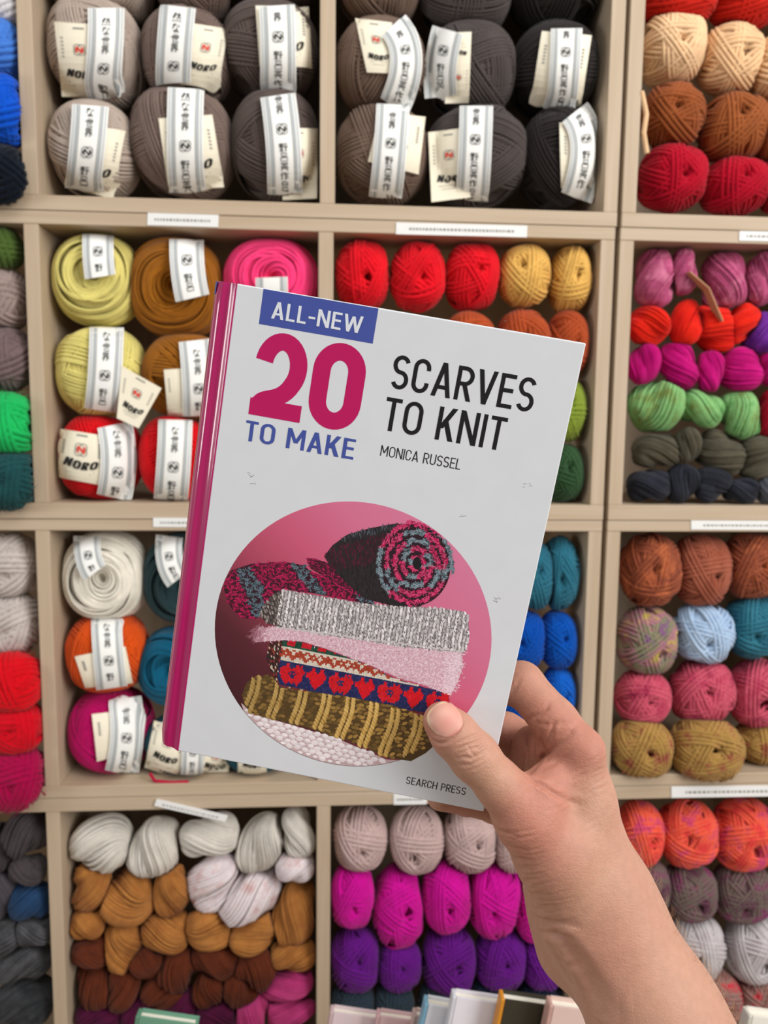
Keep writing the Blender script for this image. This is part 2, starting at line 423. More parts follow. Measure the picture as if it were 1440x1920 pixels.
def cake_mesh(mb, rng, rad, axis, rows=17, sr=0.0036, seg=48):
    """ball seen on its end: strands coil round and round the centre hole"""
    rad = np.asarray(rad, float); R = float(rad.mean())
    u, v, a = basis_from(axis)
    body(mb, rad, R, a, 0.34, 0.5)
    t = np.linspace(0, 2*PI, seg, endpoint=False); P = []; S = []
    for j in range(rows):
        lat = math.radians(-12 + 88*j/(rows-1)*1.0)
        grp = j//3
        rg = random.Random(grp*7 + int(rng.uniform(0, 3)))
        az = rg.uniform(0, 6.28); ti = rg.uniform(.05, .17)
        n = math.cos(ti)*a + math.sin(ti)*(math.cos(az)*u + math.sin(az)*v)
        c1 = np.cross(n, u); c1 /= np.linalg.norm(c1); c2 = np.cross(n, c1)
        for q in range(3):
            la = lat + (q-1)*0.037*rng.uniform(.8, 1.2)
            g = math.cos(la)*(np.cos(t)[:, None]*c1 + np.sin(t)[:, None]*c2) + math.sin(la)*n
            lz = 0.975 + 0.05*rng.uniform(0, 1) + 0.012*np.sin(t + rng.uniform(0, 6))
            P.append(squash(g, rad)*(lz*pit(g, a, 0.34, 0.5))[:, None]); S.append(sr*0.46*rng.uniform(.8, 1.2))
    P = np.array(P); nrm = P/rad**2; nrm /= np.linalg.norm(nrm, axis=2, keepdims=True)
    strands(mb, P, nrm, np.array(S))
def skein_mesh(mb, rng, a, R, Rd, ang, yaw=0.0, twist=None, ns=38, seg=30):
    """twisted hank: two fat plies wound round each other; a half length, R radius, ang tilt in the shelf plane"""
    Mx = rot_xyz(0, 0, yaw); Mx = np.array(Matrix.Rotation(-ang, 3, 'Y')) @ Mx
    x = np.linspace(-0.995, 0.995, seg)
    tw = (PI*0.55*rng.choice([-1, 1])) if twist is None else twist
    th0 = rng.uniform(0, PI)
    prof = np.sqrt(np.maximum(1-np.abs(x)**2.7, 0.0))
    for p in range(2):
        th = th0 + p*PI + tw*x*0.9
        off = 0.27*R*(0.35+0.65*prof)
        C = np.stack([x*a, off*np.cos(th)*Rd/R, off*np.sin(th)], 1)
        pr = 0.74*R*np.maximum(prof, 0.10)
        ph = np.linspace(0, 2*PI, ns, endpoint=False)
        P = []; Nn = []
        for f in ph:
            an = f + 0.5*tw*x + 0.05*math.sin(f*5)
            nn = np.stack([np.zeros(seg) + 0.55*np.sign(x)*np.abs(x)**5, np.cos(an)*Rd/R, np.sin(an)], 1)
            rr = pr*(1+rng.uniform(-.11, .06))
            P.append(C + rr[:, None]*np.stack([0.0*x, np.cos(an)*Rd/R, np.sin(an)], 1)); Nn.append(nn)
        P = np.array(P) @ Mx.T; Nn = np.array(Nn) @ Mx.T
        srr = np.broadcast_to((2*PI*pr/ns*0.47)[None, :], P.shape[:2])
        strands(mb, P, Nn, srr, closed=False)
        # core of the ply
        nu = 12; f = np.linspace(0, 2*PI, nu, endpoint=False)
        Q = C[:, None, :] + (pr*0.92)[:, None, None]*np.stack([0*f, np.cos(f)*Rd/R, np.sin(f)], 1)[None]
        idx = np.arange(seg*nu).reshape(seg, nu)
        q = np.stack([idx[:-1], np.roll(idx, -1, 1)[:-1], np.roll(idx, -1, 1)[1:], idx[1:]], -1).reshape(-1, 4)
        Q2 = (Q.reshape(-1, 3)) @ Mx.T
        mb.add(Q2, q)
        for e, row in ((0, idx[0]), (1, idx[-1])):
            cpt = (C[0] if e == 0 else C[-1]) @ Mx.T
            base = mb.n; mb.add(np.vstack([Q2[row], cpt]), t=[(k, (k+1) % nu, nu) if e == 0 else ((k+1) % nu, k, nu) for k in range(nu)])
def fuzz(mb, rng, rad, n=260, ln=0.012, r=0.00022):
    """loose mohair fibres standing off the ball"""
    d = rng.normal(size=(n, 3)); d /= np.linalg.norm(d, axis=1, keepdims=True)
    p0 = squash(d, rad)*1.0
    tg = rng.normal(size=(n, 3)); tg -= (tg*d).sum(1, keepdims=True)*d; tg /= np.linalg.norm(tg, axis=1, keepdims=True)
    l = ln*rng.uniform(.5, 1.2, (n, 1))
    P = np.stack([p0, p0 + d*l*.45 + tg*l*.35, p0 + d*l*.6 + tg*l*.95], 1)
    strands(mb, P, np.cross(tg, d)[:, None, :].repeat(3, 1), np.tile([r, r*.8, r*.3], (n, 1)), closed=False)
def sheet(mb, fn, nu, nv, m=0, th=0.0004):
    """thin paper: front grid, back grid and edges; fn(u, v) arrays in 0..1 -> points; y is depth"""
    U, V = np.meshgrid(np.linspace(0, 1, nu), np.linspace(0, 1, nv), indexing='ij')
    p = fn(U, V); q = p + np.array([0, th, 0])
    idx = np.arange(nu*nv).reshape(nu, nv)
    f = np.stack([idx[:-1, :-1], idx[1:, :-1], idx[1:, 1:], idx[:-1, 1:]], -1).reshape(-1, 4)
    mb.add(p.reshape(-1, 3), f, m=m)
    mb.add(q.reshape(-1, 3), f[:, ::-1], m=m)
    ed = np.concatenate([idx[:, 0], idx[-1, 1:], idx[::-1, -1][1:], idx[0, ::-1][1:-1]])
    n = len(ed); e2 = np.roll(ed, -1)
    mb.add(np.concatenate([p.reshape(-1, 3), q.reshape(-1, 3)]), np.stack([ed, ed+nu*nv, e2+nu*nv, e2], 1), m=m)

def fit(code, cx, cy, rx, ry, front=0.0, depth_k=1.0, clampit=True):
    """pixel ellipse -> centre and half sizes of a ball whose front lies at the shelf front (front > 0: stands out)"""
    rd = (rx+ry)/2*0.00064*depth_k
    Y = DSH + 0.004 + rd - front
    c = at_plane(cx, cy, Y); k = Y/F
    l, r = at_plane(cx-rx, cy, Y)[0], at_plane(cx+rx, cy, Y)[0]
    t, bt = at_plane(cx, cy-ry, Y)[2], at_plane(cx, cy+ry, Y)[2]
    if clampit:
        x0, x1, z0, z1 = cell(code)
        if front <= 0.02:
            l = max(l, x0); r = min(r, x1)
        if front <= 0.02: bt = max(bt, z0)
        t = min(t, z1)
    return np.array([(l+r)/2, Y, (t+bt)/2]), np.array([(r-l)/2, rd, (t-bt)/2])
SOFT = {}
def register(code, o, c, rad, off=(0, 0, 0)):
    SOFT.setdefault(code, []).append((o, np.array(c, float), np.array(rad, float), np.array(off, float)))
SEED = [11]
def clamp_cell(mb, code, c):
    """soft wool pressed against the boards of its compartment"""
    x0, x1, z0, z1 = cell(code)
    for v in mb.v:
        k = v[:, 1] + c[1] > DSH - .009
        v[k, 0] = np.clip(v[k, 0], x0-c[0]+.0006, x1-c[0]-.0006); v[k, 2] = np.clip(v[k, 2], z0-c[2]+.0003, z1-c[2]-.0006)
def new_rng():
    SEED[0] += 17; return np.random.default_rng(SEED[0])
def yarn_ball(code, cx, cy, rx, ry, col, label, group, kind='ball', front=0.0, hairy=False, tilt=0.35, **kw):
    rng = new_rng()
    c, rad = fit(code, cx, cy, rx, ry, front)
    rr = rad*0.955
    mb = MB()
    ax = np.array([rng.uniform(-tilt, tilt), -1.0, rng.uniform(-tilt, tilt)])
    if kind == 'ball': ball_mesh(mb, rng, rr, ax, **kw)
    elif kind == 'thick': ball_mesh(mb, rng, rr, ax, nb=9, per=4, sr=0.0034, step=0.0055, hole=0.34, depth=0.30, wobble=0.06, **kw)
    if hairy: fuzz(mb, rng, rr*1.0)
    clamp_cell(mb, code, c)
    o = mb.build('yarn_ball', yarn(col), loc=c)
    register(code, o, c, rad)
    return tag(o, label, 'yarn ball', group)
def yarn_skein(code, cx, cy, rx, ry, ang, col, label, group, front=0.0, yaw=None, hairy=False):
    """rx = half length along its axis, ry = half thickness (pixels), ang = tilt of the axis in degrees, counter-clockwise"""
    rng = new_rng()
    A = math.radians(ang)
    ex = math.hypot(rx*math.cos(A), ry*math.sin(A)); ez = math.hypot(rx*math.sin(A), ry*math.cos(A))
    c, rad = fit(code, cx, cy, ex, ez, front)
    k = 0.5*(rad[0]/(ex) + rad[2]/(ez))
    mb = MB()
    skein_mesh(mb, rng, rx*k*0.98, ry*k*0.97, ry*k*0.97, A, rng.uniform(-.3, .3) if yaw is None else yaw)
    if hairy: fuzz(mb, rng, np.array([ex*k, ry*k, ez*k])*.9, n=160, ln=.009)
    v = np.concatenate(mb.v)                      # keep the hank inside its box
    x0, x1, z0, z1 = cell(code)
    c[2] += max(0, z0 - (c[2]+v[:, 2].min())); c[2] -= max(0, c[2]+v[:, 2].max()-z1)
    if front <= 0.02: c[0] += max(0, x0 - (c[0]+v[:, 0].min())); c[0] -= max(0, c[0]+v[:, 0].max()-x1)
    c[1] = max(c[1], DSH - front - v[:, 1].min())
    clamp_cell(mb, code, c)
    o = mb.build('yarn_skein', yarn(col), loc=c)
    register(code, o, c, np.array([ex*k, ry*k, ez*k]))
    return tag(o, label, 'yarn skein', group)

DROP = 0.74; BDROP = 0.74
SEQ = ['shi', 'zen', 'na', 'se', 'kai', None, 'ya', 'ro', 'ei', 'saku']
def banded_ball(code, cx, cy, rx, ry, col, label, group, bands, tags=(), kind='side', front=0.0, axis=None, seq0=0.0, face=None):
    """big ball with a printed paper band over it and a cream card slipped under the band.
    bands: lists of (pixel x, pixel y) along the band, plus its width; tags: four pixel corners TL TR BR BL"""
    rng = new_rng()
    c, rad = fit(code, cx, cy, rx, ry, front, 0.92)
    rr = rad*0.985
    root = empty('yarn_ball', c + np.array([0, 0, -rad[2]])); tag(root, label, 'yarn ball', group)
    oz = np.array([0, 0, rad[2]])
    mb = MB()
    if kind == 'side':
        ax = np.array(axis if axis is not None else [rng.uniform(.3, .9)*rng.choice([-1, 1]), rng.uniform(-.3, .3), rng.uniform(.5, 1)])
        ball_mesh(mb, rng, rr, ax, nb=12, per=9, sr=0.0019, step=0.0038, hole=0.2, depth=.2, holes=(.5, 1.0), wobble=0.015)
    else:
        cake_mesh(mb, rng, rr, np.array(face if face is not None else [rng.uniform(-.12, .12), -1, rng.uniform(-.15, .1)]))
    clamp_cell(mb, code, c)
    mb.v = [v + oz for v in mb.v]
    x0, x1, z0, z1 = cell(code)
    register(code, mb.build('wound_yarn', yarn(col), root), c, rad, oz)
    def surf(px, py, lift, maxdrop):
        """pixel -> local point on the front of the ball"""
        sh = px.shape; px = px.ravel(); py = py.ravel()
        out = np.zeros((len(px), 3))
        Yp = c[1]-rad[1]*0.75
        for i in range(len(px)):
            yy = -rad[1]*0.7
            for it in range(3):
                w = at_plane(px[i], py[i], c[1]+yy) - c
                q = (abs(w[0])/rad[0])**PEXP + (abs(w[2])/rad[2])**PEXP
                yy = -rad[1] + min(rad[1]*(1-(max(1-q, 0))**(1/PEXP)), maxdrop) - lift
            if c[1] + yy > DSH - .004: w = np.array([min(max(w[0], x0-c[0]+.001), x1-c[0]-.001), 0, min(max(w[2], z0-c[2]+.001), z1-c[2]-.001)])
            out[i] = (w[0], yy, w[2] + rad[2])
        return out.reshape(sh + (3,))
    for tg in tags:
        TL, TR, BR, BL = [np.array(p, float) for p in tg[:4]]
        logo = tg[4] if len(tg) > 4 else True
        dk = tg[5] if len(tg) > 5 else DROP
        asp = (np.linalg.norm(TL-BL)+np.linalg.norm(TR-BR))/(np.linalg.norm(TR-TL)+np.linalg.norm(BR-BL))
        def pp(s, t):                        # s right, t up, both 0..1
            s = np.asarray(s, float)[..., None]; t = np.asarray(t, float)[..., None]
            return (1-t)*((1-s)*BL + s*BR) + t*((1-s)*TL + s*TR)
        def put(s, t, lift):                 # s right, t up in card widths
            p = pp(s, t/asp); return surf(np.atleast_1d(p[..., 0]), np.atleast_1d(p[..., 1]), 0.0048+lift, rad[1]*dk)[0]
        m = MB()
        sheet(m, lambda U, V: surf(pp(U, V)[..., 0], pp(U, V)[..., 1], 0.0048, rad[1]*dk), 12, 12, 0, 0.0006)
        def stroke(pts, t_, mi, lf=0.0004):
            v, q = ribbon(pts, t_); m.add(np.array([put(a, b_, lf) for a, b_ in v]), q, m=mi)
        if logo:
            yc = asp*.64
            pet, nn = emblem(.5, yc, .16)
            for p in pet: stroke(p, .018, 3)
            for i, p in enumerate(nn): stroke(p, .05, 2, 0.0005+.0001*i)
            lettering(m, 'NORO', .16, .84, asp*.26, .17, .20, lambda x, y, l: put(x + (y-asp*.26)*.3, y + .03*math.sin(x*9), .0004+l*5), m=1, gap=.08)
            stroke([(.2, asp*.21), (.8, asp*.21)], .012, 3); stroke([(.27, asp*.16), (.73, asp*.16)], .010, 3)
            stroke([(.38, asp*.93), (.62, asp*.93)], .04, 3)
        else:
            stroke(arc(.62, asp*.42, .075, .085, 0, 360, 14), .045, 1)
        for sx in (.12, .88):
            for i in range(6): stroke([(sx-.02, asp*(.80-.05*i)), (sx+.025, asp*(.785-.05*i))], .03, 3)
        m.build('card_tag', [CARD, INK, REDINK, INKGREY], root, smooth=False)
    for bd in bands:
        pts, wpx = [np.array(p, float) for p in bd[0]], bd[1]
        s0 = bd[2] if len(bd) > 2 else rng.uniform(0, 1)
        if len(pts) == 2: pts = [pts[0], (pts[0]+pts[1])/2, pts[1]]
        ctrl = 2*pts[1] - (pts[0]+pts[2])/2
        def cen(v):
            v = np.asarray(v, float)[..., None]
            return (1-v)**2*pts[0] + 2*v*(1-v)*ctrl + v*v*pts[2]
        def nrm(v):
            v = np.asarray(v, float)[..., None]
            d = 2*(1-v)*(ctrl-pts[0]) + 2*v*(pts[2]-ctrl); d /= np.linalg.norm(d, axis=-1, keepdims=True)
            return np.stack([d[..., 1], -d[..., 0]], -1)
        vs = np.linspace(0, 1, 81); cc = cen(vs); Yp = c[1]-rad[1]*.5
        qq = np.array([(abs((at_plane(x, y, Yp)-c)[0])/rad[0])**PEXP + (abs((at_plane(x, y, Yp)-c)[2])/rad[2])**PEXP for x, y in cc])
        good = vs[qq < .985]                    # the band turns out of sight at the edge of the ball
        if len(good): va, vb = good.min(), good.max()
        else: va, vb = 0.0, 1.0
        def bp(U, V):
            V = va + (vb-va)*np.asarray(V, float)
            return cen(V) + nrm(V)*((np.asarray(U, float)-.5)*wpx)[..., None]
        def put(u, v, lift):
            p = bp(np.array([u]), np.array([v]))
            return surf(p[..., 0], p[..., 1], 0.0085+lift, rad[1]*BDROP)[0]
        m = MB()
        sheet(m, lambda U, V: surf(bp(U, V)[..., 0], bp(U, V)[..., 1], 0.0085, rad[1]*BDROP), 9, 18, 0, 0.0006)
        for u0, u1, mi in ((.045, .075, 1), (.12, .2, 1), (.8, .88, 1), (.925, .955, 1), (.215, .228, 2), (.772, .785, 2)):
            vv = np.linspace(0.004, 0.996, 16)
            a = np.array([put(u0, v, .0005) for v in vv]); b_ = np.array([put(u1, v, .0005) for v in vv])
            i = np.arange(15); m.add(np.vstack([a, b_]), np.stack([i, i+16, i+17, i+1], 1), m=mi)
        length = np.linalg.norm(pts[2]-pts[0])*(vb-va)
        ch = 0.245*wpx; pitch = 0.272*wpx
        y = -s0*pitch*10; k = 0
        while y < length:
            g = SEQ[k % 10]; k += 1
            if g is None:
                cy_ = y + pitch*1.45; R = .19
                if 0.25*wpx < cy_ < length-0.25*wpx:
                    pet, nn = emblem(0, 0, R)
                    for pl, t_ in [(p, .018) for p in pet] + [(p, .042) for p in nn]:
                        v, q = ribbon(pl, t_)
                        m.add(np.array([put(.5+a, (cy_-b_*wpx)/length, .0005) for a, b_ in v]), q, m=3)
                y += pitch*2.95
                continue
            if y > 0 and y + ch < length:
                for si, st in enumerate(KAN[g]):
                    v, q = ribbon(st, .105)
                    m.add(np.array([put(.5 + (a-.5)*.25, (y + (1-b_)*ch)/length, .0005+.00004*(si % 4)) for a, b_ in v]), q, m=3)
            y += pitch
        m.build('paper_band', [PAPER, BANDGREY, INKGREY, INK], root, smooth=True)
    return root
# ------------------------------------------------------------------ the yarn, cell by cell
G = 'banded brown and grey balls of the top shelf'
BEIGE, TAUPE, DARKB = (176, 160, 148), (118, 100, 92), (86, 74, 70)
BROWN, CHAR, BLACK = (112, 92, 80), (74, 66, 64), (40, 35, 34)
banded_ball('A0', 181, -40, 108, 80, BEIGE, 'light beige ball cut by the top edge, above the beige pair at far left', G, [], axis=(1, .1, .15))
banded_ball('A0', 362, -46, 75, 82, TAUPE, 'grey-brown ball cut by the top edge, second along the top left compartment', G, [], axis=(1, .1, .2))
banded_ball('A0', 508, -60, 84, 84, DARKB, 'dark grey-brown ball cut by the top edge beside the middle upright', G, [])
banded_ball('A0', 167, 103, 104, 97, BEIGE, 'light beige ball under the top edge with its cream tag left of the white band', G,
    [([(199, 15), (197, 105), (189, 201)], 68, .0)], [((102, 41), (190, 46), (192, 184), (116, 181))], axis=(.5, .2, .9))
banded_ball('A0', 353, 110, 84, 86, TAUPE, 'grey-brown ball with its cream tag right of the band, above another grey-brown ball', G,
    [([(334, 13), (327, 90), (325, 157)], 67, .05)], [((357, 43), (428, 54), (409, 165), (338, 158))], axis=(-.4, .2, .9))
banded_ball('A0', 506, 102, 88, 91, DARKB, 'dark grey-brown ball under the top edge, tag right of its straight band', G,
    [([(519, 11), (522, 95), (521, 178)], 67, .33)], [((479, 11), (579, 13), (585, 126), (487, 125))], axis=(.6, .2, .8))
banded_ball('A0', 163, 284, 96, 86, BEIGE, 'light beige ball standing on the shelf in the corner by the left upright', G,
    [([(170, 198), (163, 285), (154, 368)], 68, .18)], [((146, 232), (235, 245), (212, 374), (120, 346), True)], axis=(.5, .2, .9))
banded_ball('A0', 343, 273, 96, 101, TAUPE, 'grey-brown ball standing on the shelf between beige and dark brown ones', G,
    [([(349, 166), (347, 270), (352, 375)], 68, .06)], [((297, 222), (398, 215), (420, 351), (316, 357), True)], axis=(.5, .1, .8))
banded_ball('A0', 517, 276, 80, 101, DARKB, 'dark grey-brown ball standing on the shelf against the middle upright', G,
    [([(521, 179), (532, 280), (534, 379)], 66, .30)], [((525, 239), (596, 241), (594, 372), (530, 375), True)], axis=(.6, .2, .8))
banded_ball('B0', 708, -30, 80, 78, BROWN, 'mid-brown ball cut by the top edge just right of the middle upright', G, [])
banded_ball('B0', 871, -15, 84, 85, CHAR, 'charcoal ball cut by the top edge between mid-brown and black balls', G, [])
banded_ball('B0', 1046, -25, 92, 80, BLACK, 'black ball cut by the top edge beside the dark gap', G, [])
banded_ball('B0', 714, 130, 84, 86, BROWN, 'mid-brown ball with a band curving right and tag at its top left', G,
    [([(738, 47), (762, 110), (741, 196)], 60, .30)], [((666, 34), (735, 43), (737, 138), (688, 136), True, .5)], axis=(-.5, .2, .8))
banded_ball('B0', 880, 135, 82, 84, CHAR, 'charcoal ball with a leaning band and upside-down tag, above the charcoal one on the shelf', G,
    [([(840, 56), (826, 130), (829, 198)], 60, .42)], [((879, 193), (834, 194), (845, 61), (884, 60), True, .5)], axis=(.5, .1, .9))
banded_ball('B0', 1048, 135, 90, 83, BLACK, 'black ball with cream tag corners at both sides of its band, upper one', G,
    [([(1062, 54), (1059, 130), (1050, 206)], 58, .37)], [((1016, 58), (1109, 67), (1090, 198), (996, 186), False)], axis=(.5, .1, .9))
banded_ball('B0', 715, 293, 86, 89, BROWN, 'mid-brown ball standing on the shelf right of the middle upright', G,
    [([(737, 196), (731, 290), (721, 382)], 62, .22)], [((712, 210), (798, 219), (785, 327), (690, 303), False, .42)], axis=(.4, .2, .9))
banded_ball('B0', 892, 296, 94, 92, CHAR, 'charcoal ball standing on the shelf, red flower tag left of its band', G,
    [([(893, 199), (890, 295), (883, 389)], 62, .28)], [((803, 248), (876, 239), (882, 370), (809, 379), True, .42)], axis=(-.4, .2, .9))
banded_ball('B0', 1054, 300, 78, 90, BLACK, 'black ball standing on the shelf with a bowed band and two tag edges', G,
    [([(1078, 210), (1100, 285), (1072, 392)], 60, .25)], [((1049, 230), (1132, 236), (1136, 362), (1052, 353), False)], axis=(.5, .1, .9))

G = 'banded yellow, ochre, pink and red balls'
LEM, OCH, PNK, RED = (218, 206, 122), (150, 92, 22), (244, 62, 122), (206, 8, 20)
banded_ball('A1', 180, 526, 87, 86, LEM, 'pale yellow ball lying with its coiled end forward, white band into the centre', G, [([(184, 440), (184, 480), (188, 519)], 58, .45)], kind='cake', face=(.05, -1, .08))
banded_ball('A1', 333, 540, 88, 92, OCH, 'ochre ball with its coiled end forward behind the book top corner', G, [([(350, 449), (352, 505), (361, 559)], 64, .43)], kind='cake', face=(.0, -1, -.12))
banded_ball('A1', 510, 522, 88, 88, PNK, 'hot pink ball with its coiled end forward above the blue book banner', G, [([(509, 520), (510, 560), (510, 600)], 60, .4)], kind='cake', face=(0, -1, .05))
banded_ball('A1', 190, 698, 84, 84, LEM, 'pale yellow ball on its side with a tilted tag at lower right', G,
    [([(200, 614), (197, 698), (190, 770)], 64, .16)], [((228, 686), (303, 728), (260, 803), (219, 784), True, .10)], axis=(-.6, .1, .7))
banded_ball('A1', 351, 707, 80, 78, OCH, 'ochre ball on its side, half hidden by the pink book spine', G,
    [([(366, 638), (372, 710), (374, 784)], 62, .1)], [((307, 693), (372, 689), (380, 780), (315, 782), False)], axis=(.3, .9, .3))
banded_ball('A1', 187, 858, 78, 80, RED, 'bright red banded ball in the corner, square cream tag at its left', G,
    [([(215, 796), (222, 866), (213, 937)], 66, .14)], [((113, 804), (196, 817), (196, 911), (98, 893))], axis=(.3, .1, 1))
banded_ball('A1', 331, 860, 66, 80, RED, 'bright red banded ball between the tagged red one and the book spine', G,
    [([(329, 787), (326, 860), (320, 938)], 64, .12)], axis=(.3, .1, 1))

G = 'banded white, orange, teal and magenta balls'
IVORY, DTEAL, ORG, TEALB, MAG = (226, 220, 206), (38, 58, 62), (208, 78, 18), (10, 84, 112), (178, 4, 92)
banded_ball('A2', 191, 1077, 90, 81, IVORY, 'ivory ball with its coiled end forward and a short curved band', G, [([(163, 1003), (166, 1045), (178, 1074)], 50, .42)], kind='cake', face=(.0, -1, .0))
banded_ball('A2', 348, 1081, 75, 83, DTEAL, 'very dark teal ball beside the ivory one, partly behind the book spine', G, [([(318, 1003), (318, 1050), (334, 1086)], 50, .4)], kind='cake')
banded_ball('A2', 200, 1221, 80, 70, ORG, 'orange ball on its side between ivory above and magenta below', G,
    [([(200, 1159), (203, 1225), (210, 1290)], 58, .15)], [((140, 1231), (235, 1212), (249, 1281), (160, 1290), False)], axis=(1, .1, .1))
banded_ball('A2', 338, 1247, 76, 70, TEALB, 'petrol blue ball peeking out left of the lower book spine', G, [], kind='cake', face=(-.3, -1, .1))
banded_ball('A2', 203, 1380, 84, 90, MAG, 'magenta ball on its side in the bottom left corner below the orange one', G,
    [([(231, 1292), (238, 1380), (222, 1471)], 62, .2)], [((172, 1339), (265, 1327), (268, 1404), (182, 1428), False)], axis=(.8, .1, .5))
banded_ball('A2', 352, 1404, 78, 64, (20, 70, 84), 'dark teal ball under the bottom left book corner, large cream tag showing', G,
    [([(362, 1395), (361, 1430), (359, 1464)], 42, .5)], [((289, 1351), (352, 1372), (334, 1461), (271, 1439)), ((378, 1395), (434, 1400), (427, 1460), (372, 1455))], axis=(1, .1, .1))
banded_ball('A2', 480, 1402, 62, 62, (24, 76, 92), 'teal ball almost hidden behind the bottom edge of the book', G, [], [((446, 1405), (500, 1405), (500, 1452), (446, 1450))], axis=(1, .1, .1))

def row(code, group, items):
    for it in items:
        kw = it[6] if len(it) > 6 else {}
        yarn_ball(code, it[0], it[1], it[2], it[3], it[4], it[5], group, **kw)
def hanks(code, group, items, **kw):
    for it in items:
        k2 = dict(kw); k2.update(it[7] if len(it) > 7 else {})
        yarn_skein(code, it[0], it[1], it[2], it[3], it[4], it[5], it[6], group, **k2)

SCAR, MUS, RUST, OLI, FOR = (212, 14, 30), (214, 168, 88), (164, 70, 34), (122, 140, 48), (44, 74, 44)
row('B1', 'red, mustard, rust and green balls behind the book', [
    (679, 513, 51, 70, SCAR, 'scarlet ball against the middle upright, leftmost of three above the book'),
    (783, 514, 51, 70, SCAR, 'scarlet ball with a swirled end, middle of three above the book'),
    (884, 512, 51, 70, SCAR, 'scarlet ball next to the mustard yellow balls'),
    (982, 510, 47, 66, MUS, 'mustard yellow ball between scarlet and the other mustard ball'),
    (1086, 519, 55, 70, MUS, 'mustard yellow ball in the top right corner by the upright'),
    (878, 645, 48, 62, RUST, 'rust ball barely showing over the top edge of the book'),
    (980, 645, 50, 64, RUST, 'rust ball showing its top over the book, below the left mustard ball'),
    (1076, 646, 51, 62, RUST, 'rust ball right of the book corner, above the olive green ball'),
    (1074, 771, 51, 60, OLI, 'olive green ball peeking out right of the book'),
    (1064, 889, 48, 58, FOR, 'dark forest green ball at the shelf bottom right of the book')])
row('B2', 'teal and blue balls right of the book', [
    (996, 1078, 42, 64, (40, 102, 122), 'teal ball cut by the right edge of the book'),
    (1060, 1074, 45, 68, (40, 102, 122), 'teal ball by the right upright, above the royal blue balls'),
    (980, 1200, 40, 55, (0, 70, 160), 'royal blue ball half behind the right book edge'),
    (1054, 1199, 42, 53, (0, 74, 164), 'royal blue ball by the upright just below the teal one'),
    (978, 1305, 44, 50, (0, 74, 168), 'royal blue ball seen through the gap between the fingers'),
    (1058, 1300, 40, 52, (12, 86, 178), 'royal blue ball behind the bent index finger')])
row('C0', 'red, cream, brown and crimson balls at top right', [
    (1271, 8, 66, 40, (186, 28, 14), 'orange-red ball cut by the top edge, left of two'),
    (1396, 8, 62, 44, (186, 28, 14), 'orange-red ball cut by the top edge at the right corner'),
    (1259, 93, 58, 67, (230, 192, 150), 'cream ball with crossed strands right of the dark gap'),
    (1369, 114, 55, 66, (226, 186, 142), 'cream ball with upright strands, second from the dark gap'),
    (1450, 128, 40, 58, (226, 186, 142), 'cream ball cut by the right picture edge'),
    (1259, 219, 55, 60, (140, 74, 36), 'brown ball under the first cream one, by the upright'),
    (1373, 242, 60, 64, (146, 80, 40), 'brown ball with crossing strands under the second cream one'),
    (1458, 248, 36, 58, (140, 74, 36), 'brown ball cut by the right picture edge above crimson'),
    (1259, 335, 60, 62, (166, 2, 32), 'crimson ball standing on the shelf next to the upright'),
    (1376, 350, 60, 52, (166, 2, 32), 'crimson ball standing on the shelf, second from the upright'),
    (1462, 345, 36, 54, (150, 2, 30), 'crimson ball cut by the right picture edge')])
g = 'hand-dyed skeins on the right shelf'
PKM, RSK, MGT, LGR, OLG, NVY = [(196, 98, 136), (168, 70, 110), (206, 120, 150)], [(206, 20, 14), (226, 40, 18)], [(168, 0, 98), (196, 16, 122)], [(92, 150, 84), (132, 184, 118), (118, 140, 74)], [(92, 86, 70), (70, 66, 54)], [(34, 36, 44), (46, 48, 58)]
